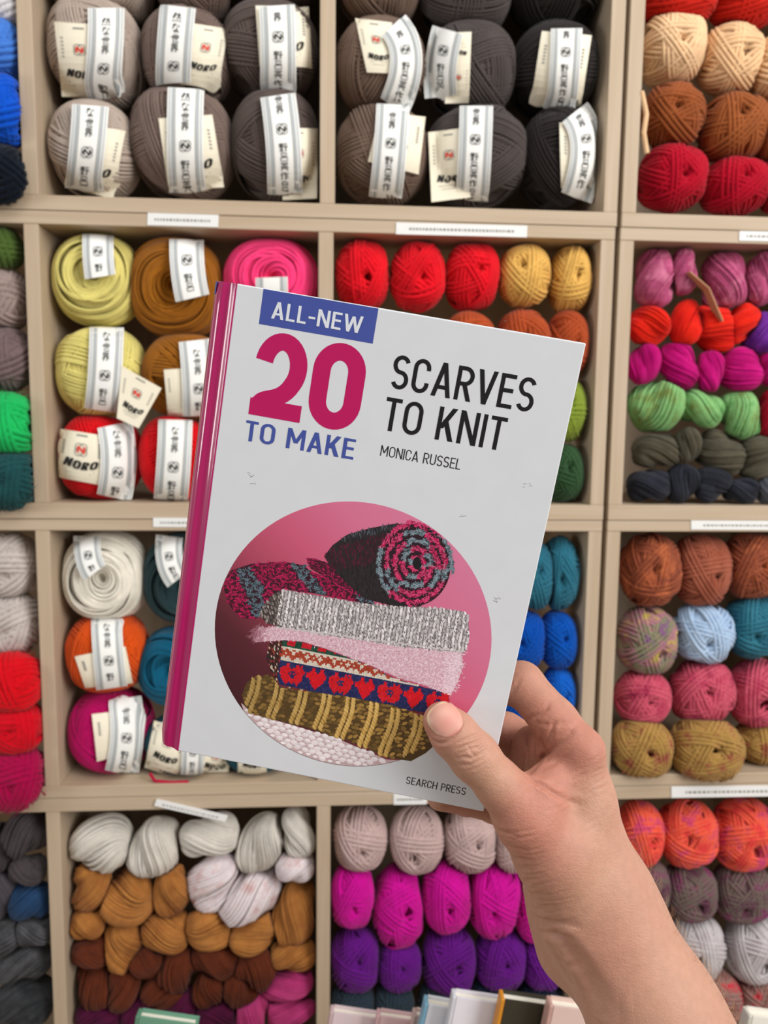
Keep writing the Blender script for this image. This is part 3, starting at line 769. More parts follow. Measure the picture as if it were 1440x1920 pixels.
hanks('C1', g, [
    (1281, 506, 46, 27, 90, PKM, 'mauve pink skein set back between the two front pink ones'),
    (1228, 516, 58, 42, 84, PKM, 'mauve pink skein in the top left corner of its compartment'),
    (1357, 521, 64, 46, 86, PKM, 'mauve pink skein in front with the brown paper tag against it'),
    (1428, 509, 56, 36, 80, PKM, 'mauve pink skein cut by the right picture edge'),
    (1216, 612, 40, 36, 0, RSK, 'bright red skein by the upright, below the first pink one'),
    (1286, 606, 46, 30, 82, RSK, 'bright red skein standing upright, second from the left'),
    (1338, 616, 50, 42, -28, RSK, 'bright red skein leaning below the brown paper tag'),
    (1388, 606, 40, 28, 55, RSK, 'bright red skein beside the purple one'),
    (1428, 626, 40, 36, 80, [(86, 24, 120), (120, 50, 160)], 'purple skein right of the red ones at the picture edge'),
    (1207, 682, 40, 30, 70, MGT, 'magenta skein against the upright above the green skeins'),
    (1272, 686, 48, 36, -62, MGT, 'magenta skein second from the upright, below upright red'),
    (1330, 697, 40, 27, 90, MGT, 'magenta skein set back, third from the upright'),
    (1388, 694, 44, 40, -40, MGT, 'large magenta skein fourth from the upright'),
    (1446, 690, 34, 30, 80, MGT, 'magenta skein cut by the right picture edge'),
    (1231, 759, 54, 50, 35, LGR, 'big light green skein beside the upright'),
    (1312, 766, 44, 34, -20, LGR, 'light green skein tied in its middle, second of three'),
    (1386, 780, 50, 40, -60, LGR, 'light green skein nearest the right picture edge'),
    (1440, 776, 46, 22, 86, [(170, 4, 40), (150, 2, 30)], 'dark red skein sliver right of the light green ones'),
    (1232, 845, 52, 36, 5, OLG, 'olive grey skein by the upright under the big green one'),
    (1288, 834, 34, 26, 80, OLG, 'olive grey skein set back, second from the upright'),
    (1350, 851, 50, 40, -35, OLG, 'olive grey skein third from the upright'),
    (1414, 856, 42, 40, 60, OLG, 'olive grey skein cut by the right picture edge'),
    (1216, 911, 42, 34, 10, NVY, 'charcoal navy skein in the bottom left corner'),
    (1277, 909, 38, 32, 70, NVY, 'charcoal navy skein second along the shelf bottom'),
    (1332, 911, 38, 34, 20, NVY, 'charcoal navy skein third along the shelf bottom'),
    (1388, 920, 34, 26, 0, NVY, 'charcoal navy skein fourth along the shelf bottom'),
    (1440, 920, 26, 22, 80, [(96, 98, 104), (80, 82, 90)], 'pale grey skein at the shelf bottom by the picture edge')])
CPR, MULT, LBL, TEA, ROS, OCM = [(160, 84, 52), (130, 66, 46), (182, 100, 62)], [(180, 160, 84), (164, 108, 128), (124, 128, 92), (128, 84, 126)], [(150, 176, 206), (176, 198, 222)], [(30, 92, 112), (52, 116, 134)], [(176, 60, 86), (196, 84, 104), (150, 40, 70)], [(146, 84, 58), (168, 130, 72), (156, 122, 64), (140, 72, 56)]
row('C2', 'copper, blue, rose and ochre balls on the right shelf', [
    (1218, 1068, 53, 68, CPR, 'copper ball with a wide loop round its hole, by the upright'),
    (1313, 1068, 51, 66, [(140, 74, 54), (162, 92, 70)], 'copper brown ball, middle of three below the shelf label'),
    (1408, 1061, 50, 60, CPR, 'copper ball cut by the right edge above the teal one'),
    (1212, 1200, 53, 62, MULT, 'multicoloured pink, green and yellow ball'),
    (1317, 1186, 54, 55, LBL, 'pale blue ball between multicoloured and teal balls'),
    (1412, 1175, 50, 58, TEA, 'teal ball right of the pale blue one'),
    (1204, 1307, 49, 50, ROS, 'rose pink ball with a spiral swirl by the upright'),
    (1315, 1297, 58, 58, ROS, 'rose red ball with a dark hole under the pale blue one'),
    (1420, 1300, 54, 62, ROS, 'rose red ball cut by the right edge under the teal one'),
    (1203, 1402, 55, 52, OCM, 'ochre ball with dark red flecks beside the hand', dict(front=.026)),
    (1322, 1404, 66, 58, OCM, 'large ochre ball with rust patches bulging over the shelf edge', dict(front=.030)),
    (1428, 1404, 48, 50, OCM, 'ochre ball cut by the right picture edge')])
DPK, MGB, PUR, NVB = (184, 158, 154), (192, 10, 140), (94, 18, 122), (40, 52, 62)
row('B3', 'dusty pink, magenta, purple and navy balls below the book', [
    (675, 1570, 50, 55, DPK, 'dusty pink ball next to the lower middle upright'),
    (781, 1572, 51, 57, DPK, 'dusty pink ball with a spiral end, middle of three'),
    (881, 1572, 49, 57, DPK, 'dusty pink ball with a dark hole below the book corner'),
    (961, 1576, 34, 54, DPK, 'dusty pink ball hidden behind the thumb base'),
    (660, 1677, 41, 56, MGB, 'magenta ball beside the lower middle upright'),
    (746, 1698, 47, 73, MGB, 'tall magenta ball hanging lowest, second from the upright'),
    (837, 1680, 45, 62, MGB, 'magenta ball with a curled swirl, third from the upright'),
    (926, 1683, 48, 68, MGB, 'magenta ball left of the wrist'),
    (1000, 1700, 34, 60, MGB, 'magenta ball sliver touching the wrist outline'),
    (667, 1796, 46, 58, PUR, 'purple ball beside the lower middle upright'),
    (749, 1808, 40, 44, PUR, 'small purple ball under the tall magenta one'),
    (841, 1799, 50, 60, PUR, 'large purple ball third from the upright'),
    (938, 1796, 47, 55, PUR, 'purple ball fourth from the upright, left of the forearm'),
    (1020, 1802, 42, 48, PUR, 'purple ball touching the forearm outline'),
    (661, 1886, 42, 44, NVB, 'slate navy ball beside the upright above the pale pink book'),
    (738, 1886, 38, 44, NVB, 'slate navy ball second from the upright above the books'),
    (831, 1882, 48, 44, NVB, 'slate navy ball behind the white book'),
    (922, 1878, 46, 44, (26, 34, 52), 'dark navy ball behind the orange-spined book'),
    (1018, 1878, 48, 44, (26, 34, 52), 'dark navy ball left of the forearm above the books')])
COR, PLM, PGR, RMU = [(214, 62, 60), (226, 92, 66), (190, 60, 110)], [(92, 52, 70), (104, 92, 84), (120, 50, 90)], [(176, 166, 168), (196, 190, 192)], [(126, 60, 56), (140, 112, 104), (196, 36, 56)]
row('C3', 'coral, plum, pale grey and red balls beside the forearm', [
    (1198, 1563, 42, 58, COR, 'coral ball cut by the wrist outline'),
    (1288, 1562, 53, 58, COR, 'coral ball with purple flecks, middle of three'),
    (1392, 1563, 54, 64, COR, 'coral ball at the right edge above the plum one'),
    (1216, 1665, 36, 50, PLM, 'plum ball sliver right of the wrist'),
    (1292, 1671, 48, 50, PLM, 'plum and grey ball right of the forearm'),
    (1390, 1671, 52, 52, PLM, 'plum ball at the right picture edge'),
    (1306, 1773, 48, 58, PGR, 'pale grey ball touching the forearm outline'),
    (1412, 1776, 52, 60, PGR, 'pale grey ball with a spiral end at the right edge'),
    (1340, 1872, 44, 54, RMU, 'mottled red ball right of the forearm at the bottom'),
    (1424, 1874, 46, 54, RMU, 'mottled red ball in the bottom right corner')])
g = 'hand-dyed skeins in the lower left compartment'
CRM, BLU, CAR, RUS, PLU, PIN = (208, 202, 192), [(206, 190, 192), (222, 212, 214), (204, 170, 168)], [(178, 120, 60), (152, 95, 46)], [(104, 48, 26), (86, 38, 22)], [(70, 16, 48), (90, 20, 60)], [(172, 48, 108), (190, 66, 124)]
hanks('A3', g, [
    (189, 1580, 56, 52, 5, CRM, 'cream skein in the top left corner, largest of the creams'),
    (291, 1587, 56, 48, 70, CRM, 'cream skein with a cleft, second from the left'),
    (393, 1566, 56, 40, 10, CRM, 'cream skein lying level under the loose label strip'),
    (489, 1580, 60, 40, 66, CRM, 'cream skein slanting, fourth from the left'),
    (559, 1560, 48, 30, -78, CRM, 'narrow cream skein by the middle upright'),
    (553, 1624, 36, 30, 0, BLU, 'small blush skein under the narrow cream one'),
    (400, 1648, 58, 46, 60, BLU, 'blush white skein leaning over the caramel ones'),
    (462, 1678, 68, 54, 20, BLU, 'large blush white skein with pink flecks in the middle'),
    (160, 1662, 54, 42, 80, CAR, 'caramel skein standing at the left side panel'),
    (240, 1680, 52, 50, 10, CAR, 'caramel skein below the cleft cream one'),
    (322, 1669, 52, 34, 85, CAR, 'narrow caramel skein left of the blush ones'),
    (156, 1731, 34, 32, 0, CAR, 'small caramel skein end low at the left side panel'),
    (233, 1771, 54, 40, -80, CAR, 'caramel skein hanging down over the rust skeins'),
    (311, 1747, 46, 40, 8, CAR, 'caramel skein in the middle of the pile, lying level'),
    (393, 1738, 46, 40, -25, CAR, 'caramel skein just below the blush skein'),
    (473, 1746, 46, 38, 20, CAR, 'caramel skein under the large blush one'),
    (553, 1712, 64, 42, 75, CAR, 'tall caramel skein against the middle upright'),
    (551, 1789, 44, 30, 0, CAR, 'caramel skein end above the bright pink skeins'),
    (164, 1784, 38, 32, 0, RUS, 'rust brown skein end under the small caramel one'),
    (164, 1847, 54, 42, -60, RUS, 'large rust brown skein at the left side panel'),
    (231, 1851, 44, 31, 85, RUS, 'rust brown skein under the hanging caramel one'),
    (275, 1802, 30, 28, 0, RUS, 'small rust brown skein end right of the hanging caramel one'),
    (329, 1816, 50, 42, 55, RUS, 'rust brown skein slanting in the middle of the pile'),
    (307, 1858, 44, 32, 15, RUS, 'rust brown skein just above the plum ones'),
    (404, 1793, 46, 36, -15, RUS, 'rust brown skein under the middle caramel ones'),
    (393, 1851, 36, 30, 80, RUS, 'rust brown skein end hanging over the plum skeins'),
    (449, 1851, 40, 32, -60, RUS, 'rust brown skein end left of the bright pink ones'),
    (482, 1811, 44, 40, -40, RUS, 'rust brown skein next to the bright pink skein'),
    (178, 1902, 46, 32, 0, PLU, 'dark plum skein in the bottom left corner'),
    (271, 1896, 42, 36, 30, PLU, 'dark plum skein second from the left at the bottom'),
    (337, 1890, 40, 32, 80, PLU, 'dark plum skein standing third from the left at the bottom'),
    (404, 1902, 44, 36, 0, PLU, 'dark plum skein next to the bright pink ones at the bottom'),
    (536, 1844, 52, 30, 18, PIN, 'bright pink skein, upper one under caramel'),
    (473, 1894, 42, 34, 70, PIN, 'bright pink skein standing next to the plum ones'),
    (551, 1893, 50, 28, 0, PIN, 'bright pink skein lying at the bottom by the upright')])
DK1, DK2, DKN, DKG = [(62, 56, 58), (80, 72, 74)], [(92, 86, 92), (70, 66, 72)], (34, 62, 96), [(58, 58, 60), (92, 92, 96)]
hanks('L3', 'dark skeins at the lower left edge', [
    (46, 1562, 46, 44, 30, DK1, 'dark brown-grey skein under the magenta mohair ball'),
    (0, 1588, 44, 34, 80, DK1, 'dark brown-grey skein cut by the left picture edge'),
    (52, 1629, 36, 30, 0, DK1, 'dark brown-grey skein just above the navy one'),
    (-2, 1672, 56, 32, 85, DK2, 'speckled mauve-grey skein cut by the left picture edge'),
    (57, 1687, 38, 37, 0, DKN, 'navy blue skein among the dark grey ones'),
    (10, 1753, 44, 34, 60, DKG, 'speckled grey skein at the picture edge below navy'),
    (66, 1744, 34, 30, 0, DKG, 'speckled grey skein against the left upright'),
    (42, 1804, 54, 34, 12, DKG, 'speckled grey skein lying level near the bottom left'),
    (44, 1878, 58, 46, 5, [(42, 44, 46), (70, 71, 74)], 'large charcoal skein in the bottom left corner')])
row('L0', 'white and blue balls at the upper left edge', [
    (13, 10, 27, 40, (206, 204, 208), 'white ball in the top left picture corner', dict(kind='thick')),
    (6, 95, 34, 54, (66, 118, 200), 'light blue ball at the left edge below the white one', dict(kind='thick', front=.006)),
    (8, 211, 42, 66, (8, 78, 190), 'bright blue ball at the left edge above the navy one', dict(kind='thick', front=.033)),
    (10, 336, 50, 60, (10, 18, 30), 'near-black navy ball bulging past the left upright', dict(kind='thick', front=.035))])
row('L1', 'fluffy balls at the left edge', [
    (2, 467, 38, 38, (70, 92, 40), 'moss green ball in the shadow at the left edge', dict(kind='thick')),
    (6, 560, 46, 58, (150, 132, 126), 'fluffy taupe ball at the left edge', dict(kind='thick', hairy=True)),
    (12, 675, 50, 58, (112, 94, 94), 'fluffy mauve-grey ball between taupe and green', dict(kind='thick', hairy=True, front=.008)),
    (18, 796, 51, 58, (26, 176, 90), 'fluffy emerald green ball at the left edge', dict(kind='thick', hairy=True, front=.033)),
    (20, 900, 55, 58, (26, 70, 72), 'fluffy dark teal ball under the emerald one', dict(kind='thick', hairy=True, front=.035))])
row('L2', 'fluffy mohair balls at the left edge', [
    (16, 1059, 52, 60, (190, 180, 174), 'fluffy pale grey ball, upper of two', dict(kind='thick', hairy=True)),
    (22, 1168, 53, 60, (188, 178, 172), 'fluffy pale grey ball just above the red one', dict(kind='thick', hairy=True)),
    (24, 1279, 54, 56, (206, 8, 24), 'fluffy red ball under the pale grey ones', dict(kind='thick', hairy=True, front=.032)),
    (26, 1362, 55, 48, (196, 6, 28), 'fluffy red ball just above the magenta one', dict(kind='thick', hairy=True, front=.032)),
    (30, 1456, 56, 58, (158, 4, 66), 'fluffy magenta ball hanging over the shelf edge', dict(kind='thick', hairy=True, front=.04))])

def soft_contact():
    """where two balls press on each other both are flattened to the plane between them"""
    for code, items in SOFT.items():
        for i, (o, c, r, off) in enumerate(items):
            me = o.data; n = len(me.vertices); v = np.empty(n*3, np.float32); me.vertices.foreach_get('co', v)
            v = v.reshape(-1, 3).astype(float) - off; hitany = False
            for j, (o2, c2, r2, _) in enumerate(items):
                if j == i: continue
                d = c2-c; L_ = np.linalg.norm(d)
                if L_ > (r.max()+r2.max())*1.15 or L_ < 1e-6: continue
                d /= L_
                a = 1/np.sqrt(((d/r)**2).sum()); b_ = 1/np.sqrt(((d/r2)**2).sum())
                t = L_*a/(a+b_) - .0005; s = v @ d; k = s > t
                if k.any(): v[k] -= np.outer(s[k]-t, d); hitany = True
            if hitany:
                me.vertices.foreach_set('co', (v+off).astype(np.float32).ravel()); me.update()
soft_contact()
# brown paper tag stuck between the pink and red skeins, and a loose cream strand, a red strand
def strip3(name, pts, w, th, mat, label, cat):
    P = [np.array(p) for p in pts]; mb = MB()
    for a, b_ in zip(P[:-1], P[1:]):
        d = (b_-a)/np.linalg.norm(b_-a); n = np.cross(d, [0, 1, 0]); n /= np.linalg.norm(n); y = np.array([0, 1.0, 0])
        v = [a-n*th, a+n*th, a+n*th+y*w, a-n*th+y*w, b_-n*th, b_+n*th, b_+n*th+y*w, b_-n*th+y*w]
        mb.add(v, [(0,1,2,3),(7,6,5,4),(0,4,5,1),(1,5,6,2),(2,6,7,3),(3,7,4,0)])
    return tag(mb.build(name, mat, smooth=False), label, cat)
Yt = DSH - 0.002
strip3('paper_tag', [at_plane(1294, 509, Yt+.004), at_plane(1330, 540, Yt), at_plane(1356, 602, Yt)], .016, .0008, plain('brown_paper', (176, 130, 96), .7), 'brown paper tag edge stuck between pink and red skeins', 'tag')
def loose(name, pix, Y, r, col, label):
    pts = np.array([at_plane(x, y, Y) for x, y in pix]); n = 28
    t = np.linspace(0, len(pts)-1, n); i = np.minimum(t.astype(int), len(pts)-2); f = smooth01(t-i)[:, None]
    P = pts[i]*(1-f) + pts[i+1]*f
    mb = MB(); K = 8; an = np.linspace(0, 2*PI, K, endpoint=False)
    T = np.gradient(P, axis=0); T /= np.linalg.norm(T, axis=1, keepdims=True)
    N = np.cross(T, [0, 1, 0]); N /= np.linalg.norm(N, axis=1, keepdims=True); B = np.cross(T, N)
    V = P[:, None] + r*(np.cos(an)[None, :, None]*N[:, None] + np.sin(an)[None, :, None]*B[:, None])
    idx = np.arange(n*K).reshape(n, K)
    mb.add(V.reshape(-1, 3), np.stack([idx[:-1], idx[1:], np.roll(idx, -1, 1)[1:], np.roll(idx, -1, 1)[:-1]], -1).reshape(-1, 4))
    return tag(mb.build(name, yarn(col)), label, 'yarn')
loose('yarn_strand', [(1203, 172), (1212, 215), (1207, 250), (1213, 288)], DSH+.002, .0032, (222, 184, 142), 'loose cream strand hanging beside the brown balls')
loose('yarn_strand', [(281, 1450), (290, 1464), (320, 1467), (354, 1466)], DSH+.006, .0022, (170, 20, 56), 'loose red strand lying on the shelf below the book corner')

# ------------------------------------------------------------------ shelf edge labels
def edge_label(c4, label, n, lift=0.0012):
    """four pixel corners of a paper strip on the shelf front; rows of tiny blurred print"""
    Y = DSH - lift
    P = [at_plane(x, y, Y) for x, y in c4]
    c = sum(P)/4; P = [p-c for p in P]; mb = MB()
    back = np.array([0, lift*.9, 0])
    mb.add(P + [p+back for p in P], [(0,1,2,3),(7,6,5,4),(0,4,5,1),(1,5,6,2),(2,6,7,3),(3,7,4,0)])
    rng = new_rng(); TLc, TRc, BRc, BLc = P
    x = .1
    while x < .88:
        w = rng.uniform(.3, 1)*.7/n
        q = [(1-t)*((1-s)*TLc+s*TRc) + t*((1-s)*BLc+s*BRc) + np.array([0, -.0003, 0]) for s, t in ((x, .42), (x+w, .42), (x+w, .62), (x, .62))]
        mb.add(q, [(0, 1, 2, 3)], m=1); x += w + .3/n
    return tag(mb.build('shelf_label', [LABELP, INKGREY], loc=c, smooth=False), label, 'label', 'printed strips on the shelf edges')
edge_label([(277, 399), (410, 403), (409, 426), (276, 422)], 'white label strip on the shelf edge above the ochre ball', 16)
edge_label([(743, 417), (989, 423), (988, 445), (742, 439)], 'long white label strip on the shelf edge above the scarlet balls', 30)
edge_label([(1387, 433), (1520, 436), (1520, 454), (1386, 451)], 'white label strip above the mauve pink skeins at the right edge', 14)
edge_label([(287, 971), (420, 972), (420, 989), (287, 988)], 'white label strip left of the book spine, above the dark teal ball', 16)
edge_label([(1296, 976), (1520, 977), (1520, 994), (1296, 993)], 'white label strip above the copper balls', 26)
edge_label([(738, 1489), (800, 1488), (800, 1508), (738, 1509)], 'white label strip peeking out below the bottom book edge', 10)
edge_label([(1259, 1475), (1520, 1472), (1520, 1492), (1259, 1496)], 'long white label strip below the large ochre ball', 28)
edge_label([(293, 1500), (427, 1531), (422, 1541), (289, 1511)], 'loose white label strip drooping over the cream skeins', 16, 0.004)
# ------------------------------------------------------------------ the held book
def cam2world(p):
    p = np.asarray(p, float); return EYE + p[..., 0:1]*CR - p[..., 1:2]*CU + p[..., 2:3]*CF
B_O = np.array([-0.089581, 0.103701, 0.33402]); B_U = np.array([0.98269, 0.179858, -0.044392]); B_V = np.array([0.167636, -0.965318, -0.200147])
B_N = np.cross(B_U, B_V); B_N /= np.linalg.norm(B_N)
if B_N[2] > 0: B_N = -B_N
B_U = np.cross(B_V, B_N); B_U /= np.linalg.norm(B_U); B_V = np.cross(B_N, B_U)
def wdir(d): return d[0]*CR - d[1]*CU + d[2]*CF
bw = [wdir(B_U), wdir(B_V), wdir(B_N), cam2world(B_O)]
BM = Matrix([[bw[c][r] for c in range(4)] for r in range(3)] + [[0, 0, 0, 1]])
book = empty('book', (0, 0, 0)); book.matrix_world = BM
tag(book, 'hardback book on knitting scarves held up in the hand, white cover with magenta spine', 'book')
def on_cover(px, py):
    """pixel -> (u, v) metres on the cover plane"""
    d = np.array([(px-720)/F, (py-960)/F, 1.0]); k = (B_O @ B_N)/(d @ B_N); q = d*k - B_O
    return np.array([q @ B_U, q @ B_V])
COVW = plain('white_printed_board', (216, 219, 224), 0.34, 0.45)
MAGC = plain('magenta_laminate', (178, 14, 96), 0.3, 0.2, 1.0)
BLUEC = plain('blue_print', (66, 82, 158), 0.34, 0.45)
MAGP = plain('magenta_print', (186, 14, 92), 0.36, 0.4)
BLKP = plain('black_print', (22, 20, 22), 0.36, 0.4)
WHTP = plain('white_print', (222, 226, 234), 0.36, 0.4)
PAGES = plain('page_paper', (232, 226, 212), 0.8)
bx_ = 0.1345; bh_ = 0.198
m = MB(); m.box((0, 0, -0.0026), (bx_, bh_, 0)); front = bevel(m.build('front_cover', COVW, book, smooth=False), 0.0005)
m = MB(); m.box((-.001, 0, -0.0134), (bx_, bh_, -0.0108)); bevel(m.build('back_cover', COVW, book, smooth=False), 0.0005)
m = MB(); m.box((-.0045, .003, -0.0107), (bx_-.0035, bh_-.003, -0.0027)); m.build('page_block', PAGES, book, smooth=False)
prof = np.array([(0.0002, 0.00005), (-.0005, -.0003), (-.0017, -.0012), (-.0030, -.0019), (-.0040, -.0020), (-.0048, -.0017), (-.0056, -.0016), (-.0064, -.0019), (-.0072, -.0024), (-.0080, -.0031), (-.0088, -.0041), (-.0095, -.0053), (-.0101, -.0068), (-.0104, -.0086), (-.0101, -.0104), (-.0092, -.0120), (-.0070, -.0131), (-.0008, -.0135)])
def extr(prof, v0, v1, th=0.0012, nv=40, wob=0.0):
    tg_ = np.gradient(prof, axis=0); tg_ /= np.linalg.norm(tg_, axis=1, keepdims=True)
    nn = np.stack([tg_[:, 1], -tg_[:, 0]], 1)
    if (nn[len(nn)//2] @ np.array([1, 0])) < 0: nn = -nn
    inn = prof + nn*th
    loop = np.vstack([prof, inn[::-1]]); k = len(loop); vs = np.linspace(v0, v1, nv)
    V = np.zeros((nv, k, 3)); V[:, :, 0] = loop[:, 0]; V[:, :, 1] = vs[:, None]; V[:, :, 2] = loop[:, 1]
    rg = np.random.default_rng(4)
    if wob:
        e = np.minimum(vs-v0, v1-vs)
        dent = np.exp(-(e/0.0022)**2)*0.0007
        V[:, :, 0] += (dent[:, None])*np.clip(-(loop[:, 0]+.004)/.005, 0, 1)[None]
        V[:, :, 2] -= (dent[:, None])*np.clip(1+loop[:, 1]/.006, 0, 1)[None]*np.clip(-(loop[:, 0]+.003)/.003, 0, 1)[None]
    idx = np.arange(nv*k).reshape(nv, k)
    q = np.stack([idx[:-1], idx[1:], np.roll(idx, -1, 1)[1:], np.roll(idx, -1, 1)[:-1]], -1).reshape(-1, 4)
    mb = MB(); mb.add(V.reshape(-1, 3), q)
    n = len(prof)
    for r in (0, nv-1):
        for i in range(n-1): mb.add([V[r, i], V[r, i+1], V[r, k-2-i], V[r, k-1-i]], [(0, 1, 2, 3)])
    return mb
spine = extr(prof, 0.0, bh_, wob=1).build('spine', MAGC, book)
out = prof[10:15] + np.array([-.00012, .00006])
extr(out, bh_-.0052, bh_-.0002, 0.00008, 4).build('spine_banner', BLUEC, spine)
def cov(x, y, l): return (x, y, l)
mm = 0.001
m = MB(); m.box((10.6*mm, 184.5*mm, -0.00001), (55.3*mm, bh_-.0003, 0.00004)); m.build('banner', BLUEC, front, smooth=False)
def words(name, mat, items):
    m = MB()
    for tx, x0, x1, y0, y1, t in items: lettering(m, tx, x0*mm, x1*mm, y0*mm, (y1-y0)*mm, t, cov)
    m.v = [v + np.array([0, 0, 0.00006 if name == 'banner_lettering' else 0.00001]) for v in m.v]
    return m.build(name, mat, front, smooth=False)
words('banner_lettering', WHTP, [('ALL-NEW', 15.0, 50.3, 187.4, 193.8, .130)])
words('number_lettering', MAGP, [('2', 11.2, 31.8, 149.6, 182.7, .20), ('0', 34.0, 54.6, 149.3, 182.8, .20)])
words('series_lettering', BLUEC, [('TO MAKE', 10.8, 55.0, 139.0, 147.1, .134)])
words('title_lettering', BLKP, [('SCARVES', 64.5, 119.8, 169.1, 182.1, .120), ('TO KNIT', 64.2, 111.6, 152.7, 165.6, .120)])
words('author_lettering', BLKP, [('MONICA RUSSEL', 65.2, 97.0, 142.6, 146.8, .092)])
words('publisher_lettering', BLKP, [('SEARCH PRESS', 99.5, 125.2, 6.0, 9.4, .10)])
m = MB()
rg = random.Random(5)
for px, py, n, s in ((467, 889, 4, 9), (476, 908, 2, 4), (932, 1124, 5, 6), (990, 911, 4, 8), (868, 965, 3, 6), (945, 560+40, 1, 3), (520, 560, 1, 2)):
    for i in range(n):
        x, y = px + rg.uniform(-s, s), py + rg.uniform(-s*.6, s*.6); a = rg.uniform(-.4, .9); l = rg.uniform(1.5, 4.5)
        pts = [on_cover(x + l*math.cos(a)*t, y + l*math.sin(a)*t + .6*t*t) for t in (-1, -.3, .4, 1)]
        v, q = ribbon(pts, 0.00013); m.add(np.c_[v, np.full(len(v), .00003 + .000004*i)], q)
m.build('scuff_marks', plain('grey_scuff', (112, 112, 114), .7), front, smooth=False)

# the round photograph printed on the cover, drawn stitch by stitch
PR = tint_mat('glossy_photo_print', 0.34, 0.45)
from mathutils.geometry import tessellate_polygon
pic = MB(); prng = np.random.default_rng(3)
CC = np.array([66.2, 65.65])*mm; CRAD = 57.5*mm
def lc(c): return np.array([lin(x)[:3] for x in np.atleast_2d(np.asarray(c, float))])
rr_ = np.linspace(0, 1, 24); aa_ = np.linspace(0, 2*PI, 96, endpoint=False)
Rg, Ag = np.meshgrid(rr_, aa_, indexing='ij')
X = CC[0] + CRAD*Rg*np.cos(Ag); Y = CC[1] + CRAD*Rg*np.sin(Ag)
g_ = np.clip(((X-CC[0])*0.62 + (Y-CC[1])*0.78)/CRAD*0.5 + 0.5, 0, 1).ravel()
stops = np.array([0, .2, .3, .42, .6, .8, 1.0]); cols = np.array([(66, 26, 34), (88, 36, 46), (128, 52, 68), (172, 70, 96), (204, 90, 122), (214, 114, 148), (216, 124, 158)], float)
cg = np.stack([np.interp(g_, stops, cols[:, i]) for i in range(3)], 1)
idx = np.arange(24*96).reshape(24, 96)
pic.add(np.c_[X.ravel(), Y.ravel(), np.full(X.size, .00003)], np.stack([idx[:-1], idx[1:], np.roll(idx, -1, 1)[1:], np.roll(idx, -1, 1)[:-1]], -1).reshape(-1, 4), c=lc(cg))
def to_uv(P): return np.array([on_cover(p[0], p[1]) for p in np.asarray(P, float)])
def inside(poly, P):
    x, y = P[:, 0], P[:, 1]; r = np.zeros(len(P), bool); j = len(poly)-1
    for i in range(len(poly)):
        xi, yi = poly[i]; xj, yj = poly[j]
        c = ((yi > y) != (yj > y)) & (x < (xj-xi)*(y-yi)/((yj-yi) + 1e-12) + xi); r ^= c; j = i
    return r
def fill(poly, col, lift):
    uv = to_uv(poly); t = tessellate_polygon([[Vector((a, b_, 0)) for a, b_ in uv]])
    pic.add(np.c_[uv, np.full(len(uv), lift)], t=[tuple(x) for x in t], c=lc([col])[0])
def kites(C, ang, a, b_, col, lift):
    """small leaf shaped stitches at pixel centres C; clipped to the round picture"""
    C = np.asarray(C, float)
    if not len(C): return
    n = len(C); ang = np.broadcast_to(ang, n); a = np.broadcast_to(a, n); b_ = np.broadcast_to(b_, n)
    dx = np.stack([np.cos(ang), np.sin(ang)], 1); dn = np.stack([-dx[:, 1], dx[:, 0]], 1)
    P = np.stack([C - dx*a[:, None], C - dx*a[:, None]*.3 - dn*b_[:, None], C + dx*a[:, None]*.5 - dn*b_[:, None]*.9, C + dx*a[:, None], C + dx*a[:, None]*.3 + dn*b_[:, None], C - dx*a[:, None]*.5 + dn*b_[:, None]*.9], 1)
    uv = to_uv(P.reshape(-1, 2)).reshape(n, 6, 2)
    ok = (np.linalg.norm(uv-CC, axis=2).max(1) < CRAD*0.998)
    uv = uv[ok]; n = len(uv)
    if not n: return
    col = np.broadcast_to(np.atleast_2d(col), (len(ok), 3))[ok]
    z = lift + prng.uniform(0, 1.5e-5, n)
    V = np.concatenate([uv, np.broadcast_to(z[:, None, None], (n, 6, 1))], 2)
    i = np.arange(n)[:, None]*6
    q = np.concatenate([i + np.array([0, 1, 2, 3]), i + np.array([0, 3, 4, 5])])
    pic.add(V.reshape(-1, 3), q, c=lc(np.clip(col, 0, 255)).repeat(6, 0))
def grid(poly, ang, sx, sy, jit=0.15, off=0.5):
    """grid points inside a polygon, with their row and column"""
    P = np.asarray(poly, float); o = P.mean(0); ca, sa = math.cos(ang), math.sin(ang)
    Q = (P-o) @ np.array([[ca, -sa], [sa, ca]])
    i0, i1 = int(Q[:, 0].min()/sx)-1, int(Q[:, 0].max()/sx)+2; j0, j1 = int(Q[:, 1].min()/sy)-1, int(Q[:, 1].max()/sy)+2
    I, J = np.meshgrid(np.arange(i0, i1), np.arange(j0, j1), indexing='ij'); I = I.ravel(); J = J.ravel()
    q = np.stack([(I + off*(J % 2))*sx, J*sy], 1) + prng.normal(0, jit, (len(I), 2))*np.array([sx, sy])
    W_ = q @ np.array([[ca, sa], [-sa, ca]]) + o
    k = inside(P, W_); return W_[k], I[k], J[k]
SL = math.atan2(52, 270)
